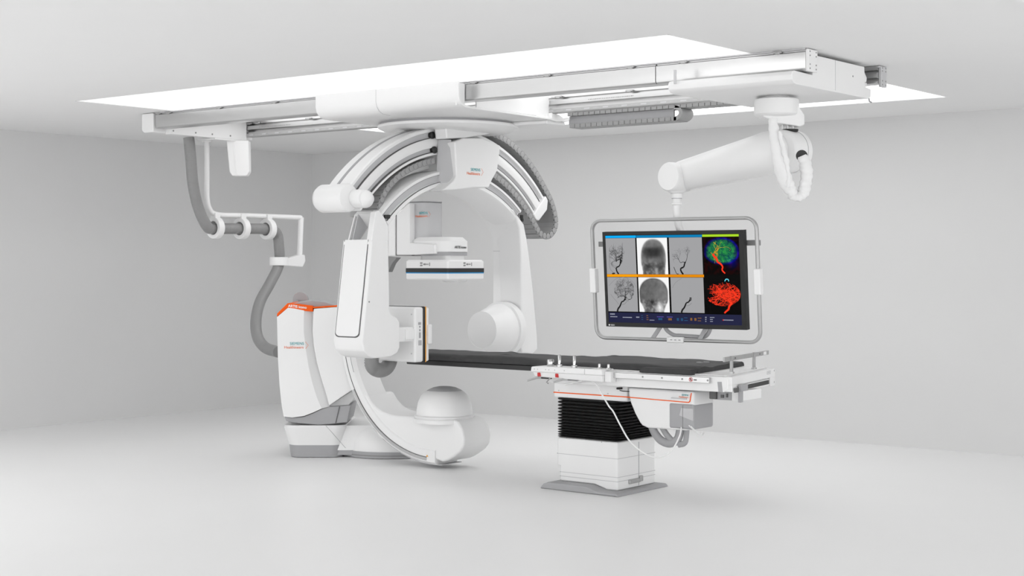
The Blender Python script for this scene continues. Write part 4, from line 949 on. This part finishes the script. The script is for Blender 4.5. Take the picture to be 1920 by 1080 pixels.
def f_brain(x, y):
    yy = y-.10*sm(.3, .9, x)*0; d_ = (abs((x-.50)/.47)**2.2+abs((yy-.42)/.40)**2.2)**(1/2.2)
    if y > .5: d_ += .9*(y-.5)*(1.2-.9*abs(x-.4))
    n = fbm(x, y, 9, 3); n2 = abs(fbm(x, y, 16, 9))
    gr = (1-sm(.70, .98, d_))*(.10+.16*n+.30*n2); gr = max(0, gr)*(1-sm(.75, 1.0, x)*.6)
    bl = math.exp(-((d_-.97)/.045)**2)*(.22+.2*n)*(.35+.65*sm(.2, .6, x))*(1-.7*sm(.55, .8, y))+.06*(1-sm(.9, 1.1, d_))+.10*math.exp(-((x-.78)/.12)**2-((y-.66)/.12)**2)
    rd = .012*sm(-.2, .4, n)+.03*(1-sm(.7, .98, d_))*n2
    return (max(0, rd), max(0, gr), max(0, bl))
PIC = {'front': f_skull, 'back': f_back, 'brain': f_brain}
def tile(c, r, base, fn, extra=()):
    b = MB(); (x0, x1), (y0, y1) = cols[c], rows_[r]
    pic = PIC.get(base)
    if pic:
        base = 'scr_image'; nx_, ny_ = 56, 60
        b.add([suv(x0+(x1-x0)*i/nx_, y0+(y1-y0)*j/ny_, .0002) for j in range(ny_+1) for i in range(nx_+1)],
              [(j*(nx_+1)+i, (j+1)*(nx_+1)+i, (j+1)*(nx_+1)+i+1, j*(nx_+1)+i+1) for j in range(ny_) for i in range(nx_)], 0)
    else: srect(b, x0, x1, y0, y1, .0002, 0)
    rnd = random.Random(10*c+r+3)
    if fn: fn(b, c, r, rnd)
    def uvf(v_):
        q2 = v_-suv(x0, y1); return (q2.dot(U)/(SW*(x1-x0)), q2.dot(V)/(SH*(y1-y0)))
    o_ = b.build('image_tile', [base]+list(extra), scr, recalc=False)
    if pic:
        at_ = o_.data.color_attributes.new('picture', 'FLOAT_COLOR', 'POINT')
        for k, v_ in enumerate(b.v):
            xx, yy = uvf(v_); at_.data[k].color = (*pic(xx, 1-yy), 1)
    return o_
def t_a(b, c, r, rnd):
    poly(b, c, r, [(.40, 1), (.34, .92), (.33, .82), (.42, .78), (.47, .70), (.49, .62), (.44, .59), (.36, .62), (.33, .66)], (.011, .004), 1)
    poly(b, c, r, [(.47, .70), (.49, .64), (.46, .62)], .013, 1, .0005)
    poly(b, c, r, [(.42, .60), (.50, .56), (.53, .45), (.55, .35), (.56, .2), (.57, .13)], (.004, .0015), 1)
    ins = inside(.33, .45, .24, .42)
    for k in range(9): branch(b, c, r, .33, .64, 1.6+.2*k*.6, .30, .0028, 3, 1 if k < 5 else 2, .0003, rnd, ins)
    for k in range(4): branch(b, c, r, .52, .5, 1.5+.1*k, .3, .002, 2, 2, .0003, rnd, inside(.5, .35, .12, .3))
    poly(b, c, r, [(.12, .55), (.10, .7), (.12, .86), (.2, .94), (.26, 1)], .0022, 2); poly(b, c, r, [(.18, 1), (.22, .98), (.27, .99)], .012, 1)
def t_c(b, c, r, rnd):
    poly(b, c, r, [(.40, 1), (.34, .92), (.33, .84), (.42, .80), (.45, .72), (.48, .66)], (.012, .009), 1)
    poly(b, c, r, [(.47, .68), (.40, .66), (.33, .68), (.28, .60), (.22, .5)], (.004, .002), 1); poly(b, c, r, [(.47, .68), (.52, .6), (.55, .45), (.53, .35)], (.004, .0015), 1)
    for k in range(4): branch(b, c, r, .28, .6, 1.6+.35*k, .2, .0018, 2, 2, .0003, rnd, inside(.27, .5, .2, .25)); 
    for k in range(3): branch(b, c, r, .54, .5, 1.2+.3*k, .22, .0018, 2, 2, .0003, rnd, inside(.5, .4, .14, .25))
    poly(b, c, r, [(.12, .8), (.16, .9), (.2, .98), (.26, .99)], .004, 1)
def t_d(b, c, r, rnd, full=True):
    ox = 0
    poly(b, c, r, [(.30, 1), (.33, .92), (.38, .87), (.42, .80), (.46, .72), (.52, .70), (.56, .66), (.60, .64), (.61, .56)], (.013, .006), 1)
    poly(b, c, r, [(.52, .70), (.57, .62), (.58, .56)], .006, 1)
    if full:
        ins = inside(.56, .36, .34, .36)
        for k in range(12): branch(b, c, r, .58, .58, .5+.2*k, .36, .0028, 3, 2 if k % 2 else 1, .0003, rnd, ins)
        poly(b, c, r, [(.10, .5), (.18, .6), (.28, .7), (.36, .8)], .0015, 2)
    poly(b, c, r, [(.46, .8), (.55, .78), (.62, .72)], .002, 2)
    poly(b, c, r, [(.05, .25), (.3, .05), (.6, .0), (.85, .12), (.98, .3)] if full else [(.05, .3), (.15, .15), (.35, .02)], .0012, 2)
def t_f(b, c, r, rnd): t_d(b, c, r, rnd, False)
def t_brain(b, c, r, rnd):
    ins = inside(.45, .42, .38, .32)
    for k in range(4): branch(b, c, r, .30, .40, .1+.3*k, .34, .0022, 1, 1, .0003, rnd, ins)
    for k in range(2): branch(b, c, r, .28, .42, .2+.5*k, .25, .0026, 1, 2, .0004, rnd, ins)
    poly(b, c, r, [(.26, .45), (.30, .52), (.36, .58), (.38, .66), (.47, .72), (.52, .80), (.50, .88), (.58, .97)], (.016, .009), 3, .0006)
def t_red(b, c, r, rnd):
    ins = inside(.5, .46, .49, .34)
    for k in range(7): branch(b, c, r, .68, .70, .7+.33*k, .42, .0050, 3, 1 if k % 3 else 2, .0003+.00003*(k % 3), rnd, ins, .9)
    for px_, py_ in ((.35, .5), (.5, .4), (.7, .4), (.3, .6), (.85, .5), (.55, .55)):
        for k in range(3): branch(b, c, r, px_, py_, rnd.uniform(0, 6.3), .26, .0036, 2, 1, .0004, rnd, ins, .9)
    poly(b, c, r, [(.74, .70), (.66, .80), (.64, .88), (.58, .93), (.52, .99)], (.016, .010), 1, .0006)
    poly(b, c, r, [(.56, .10), (.60, .04), (.66, .05), (.67, .10)], .006, 3, .0006)
tile(0, 0, 'scr_grey', t_a, ('scr_ink', 'scr_softink')); tile(1, 0, 'front', None); tile(2, 0, 'scr_grey', t_c, ('scr_ink', 'scr_softink'))
tile(3, 0, 'brain', t_brain, ('scr_yellow', 'scr_amber', 'scr_red'))
tile(0, 1, 'scr_grey', t_d, ('scr_ink', 'scr_softink')); tile(1, 1, 'back', None); tile(2, 1, 'scr_grey', t_f, ('scr_ink', 'scr_softink'))
tile(3, 1, 'scr_black', t_red, ('scr_red', 'scr_red_dim', 'scr_sky'))
b = MB(); srect(b, -.002, .238, .005, .032, .0006, 0); srect(b, .240, .735, .005, .032, .0006, 1); srect(b, .736, 1.0, .005, .030, .0006, 2)
b.build('header_bar', ['scr_cyan', 'scr_teal', 'scr_lime'], scr, recalc=False)
b = MB(); srect(b, .0, .24, .447, .476, .0006, 0); srect(b, .24, .738, .447, .476, .0006, 1); b.build('divider_bar', ['scr_orange', 'scr_amber'], scr, recalc=False)
b = MB(); srect(b, -.004, 1.004, .885, 1.0, .0006, 0)
rnd = random.Random(5)
def dashes(x, y, n_, mi, h=.010, gw=.005):
    for k in range(n_):
        w_ = gw*rnd.uniform(.5, 1); srect(b, x, x+w_, y-h/2, y+h/2, .0008, mi); x += w_+gw*.25
dashes(.012, .905, 7, 1, .014); dashes(.012, .935, 14, 1, .010, .004); dashes(.11, .940, 18, 1, .010, .004); dashes(.215, .935, 4, 1, .013, .006)
for k in range(3):
    dashes(.255, .915+.023*k, 3, 2, .007); dashes(.295, .915+.023*k, 3, 3, .007)
dashes(.318, .965, 8, 1, .008)
dashes(.375, .925, 10, 4, .010); dashes(.385, .95, 6, 2, .024); dashes(.45, .925, 9, 4, .010); dashes(.46, .95, 6, 3, .024)
for k in range(2): dashes(.525+.03*k, .95, 4, 2, .03, .004); dashes(.58, .93+.03*k, 5, 2, .008)
for k in range(2): dashes(.625+.03*k, .945, 4, 3, .03, .004); dashes(.68, .93+.03*k, 5, 3, .008)
for k in range(3): dashes(.735, .92+.022*k, 2, 1, .012)
for k in range(3): dashes(.77, .92+.022*k, 6 if k == 0 else 4, 1, .008)
dashes(.868, .945, 14, 1, .010); srect(b, .862, .867, .938, .952, .0008, 5)
b.build('status_bar', ['scr_navy', 'scr_label', 'scr_blue_label', 'scr_amber_label', 'scr_violet', 'scr_red'], scr, recalc=False)
text('maker_lettering', 'EIZO', .014, M(-W+.04, -H+.007, .0125), U, V, 'white_ink', mo)
MB().lathe([(.006, 0), (.006, .0006)], M(-W+.028, -H+.012, .0122), Nn, n=16).build('maker_mark', 'white_ink', mo)
# tubular frame
fw, fh, fc = .636, .418, M(-.022, -.002, -.03)
fc_pts = [M(-.022, -.004, -.03)+(p_) for p_ in rounded_rect(Vector((0, 0, 0)), U, V, fw, fh, .075, 8)]
b = MB(); n_ = len(fc_pts); secs = []
for i in range(n_):
    p_ = fc_pts[i]; t_ = (fc_pts[(i+1) % n_]-fc_pts[i-1]).normalized(); s_ = t_.cross(Nn).normalized()
    secs.append([p_+s_*(.013*math.cos(a_))+Nn*(.017*math.sin(a_)) for a_ in [2*PI*j/12 for j in range(12)]])
b.rings(secs, closed=True); b.build('frame_tube', 'frame_metal', mo, smooth=60)
for s_, y_ in ((-1, .0), (1, -.0)):
    b = MB(); c0 = -.022+s_*fw; mbox(b, c0-.024, c0+.024, -.10+.0, .075, -.055, .0); b.build('frame_grip', 'white', mo, bevel=.008)
b = MB(); mbox(b, -fw, -W*.6, .225, .262, -.085, -.07); mbox(b, W*.6, fw-.02, .225, .262, -.085, -.07); b.split('side_strut', 'mid_grey', mo, bevel=.003)
b = MB()
def bar(p_, q2, wd, th_=.01):
    t_ = (q2-p_).normalized(); s_ = t_.cross(Nn).normalized(); b.obox((p_+q2)/2, t_, s_, Nn, (q2-p_).length/2, wd/2, th_/2)
bar(M(-.205, -fh, -.028), M(-.12, -.30, -.045), .03); bar(M(.16, -fh, -.028), M(.225, -.30, -.045), .03)
b.split('lower_strut', 'grey', mo, bevel=.003)
b = MB(); b.tube(smooth_path([M(-.125, -.33, -.06), M(-.10, -.365, -.06), M(-.05, -.392, -.06), M(.0, -.395, -.06), M(.10, -.398, -.06), M(.18, -.398, -.06), M(.215, -.37, -.06), M(.235, -.325, -.06)], 6), .014, 12); b.build('rear_hoop', 'grey', mo, smooth=60)
b = MB(); mbox(b, -.085, .045, -fh-.022, -fh+.018, -.03, -.008); cbx = b.build('frame_control', 'white', mo, bevel=.006)
b = MB(); [mbox(b, -.055+.032*k, -.04+.032*k, -fh-.004, -fh+.002, -.008, -.006) for k in range(3)]; b.split('control_button', 'grey', cbx)
# neck that carries the monitor: from the swivel joint down behind the panel
b = MB(); tp = Vector((pd.x, pd.y, z0p-.07)); nb = M(.02, .26, -.135)
b.tube(smooth_path([tp, tp-Vector((0, 0, .06)), (tp-Vector((0, 0, .12))).lerp(nb, .25), nb, M(.02, .1, -.135)], 8), .026, 18); b.build('neck', 'white', mo)

# ================================================================== LIGHT
w = bpy.data.worlds.new('studio'); bpy.context.scene.world = w; w.use_nodes = True
bg = w.node_tree.nodes['Background']; bg.inputs['Color'].default_value = (1, 1, 1, 1); bg.inputs['Strength'].default_value = 3.0
def area(name, loc, rot, sx, sy, e_):
    l = bpy.data.lights.new(name, 'AREA'); l.shape = 'RECTANGLE'; l.size = sx; l.size_y = sy; l.energy = e_
    o_ = bpy.data.objects.new(name, l); C.objects.link(o_); o_.location = loc; o_.rotation_euler = rot; return o_

# ================================================================== CAMERA
cd = bpy.data.cameras.new('camera'); cam = bpy.data.objects.new('camera', cd); C.objects.link(cam)
cam.location = (0, 0, EYE); cam.rotation_euler = (PI/2, 0, YAW)
cd.sensor_width = 36; cd.lens = 36*FOC/1920; cd.shift_y = -(540-HY)/1920; cd.clip_end = 100
sc = bpy.context.scene; sc.camera = cam
sc.view_settings.view_transform = 'Standard'; sc.view_settings.look = 'None'; sc.view_settings.gamma = 1
sc.view_settings.exposure = 0.0; sc.view_settings.use_curve_mapping = False
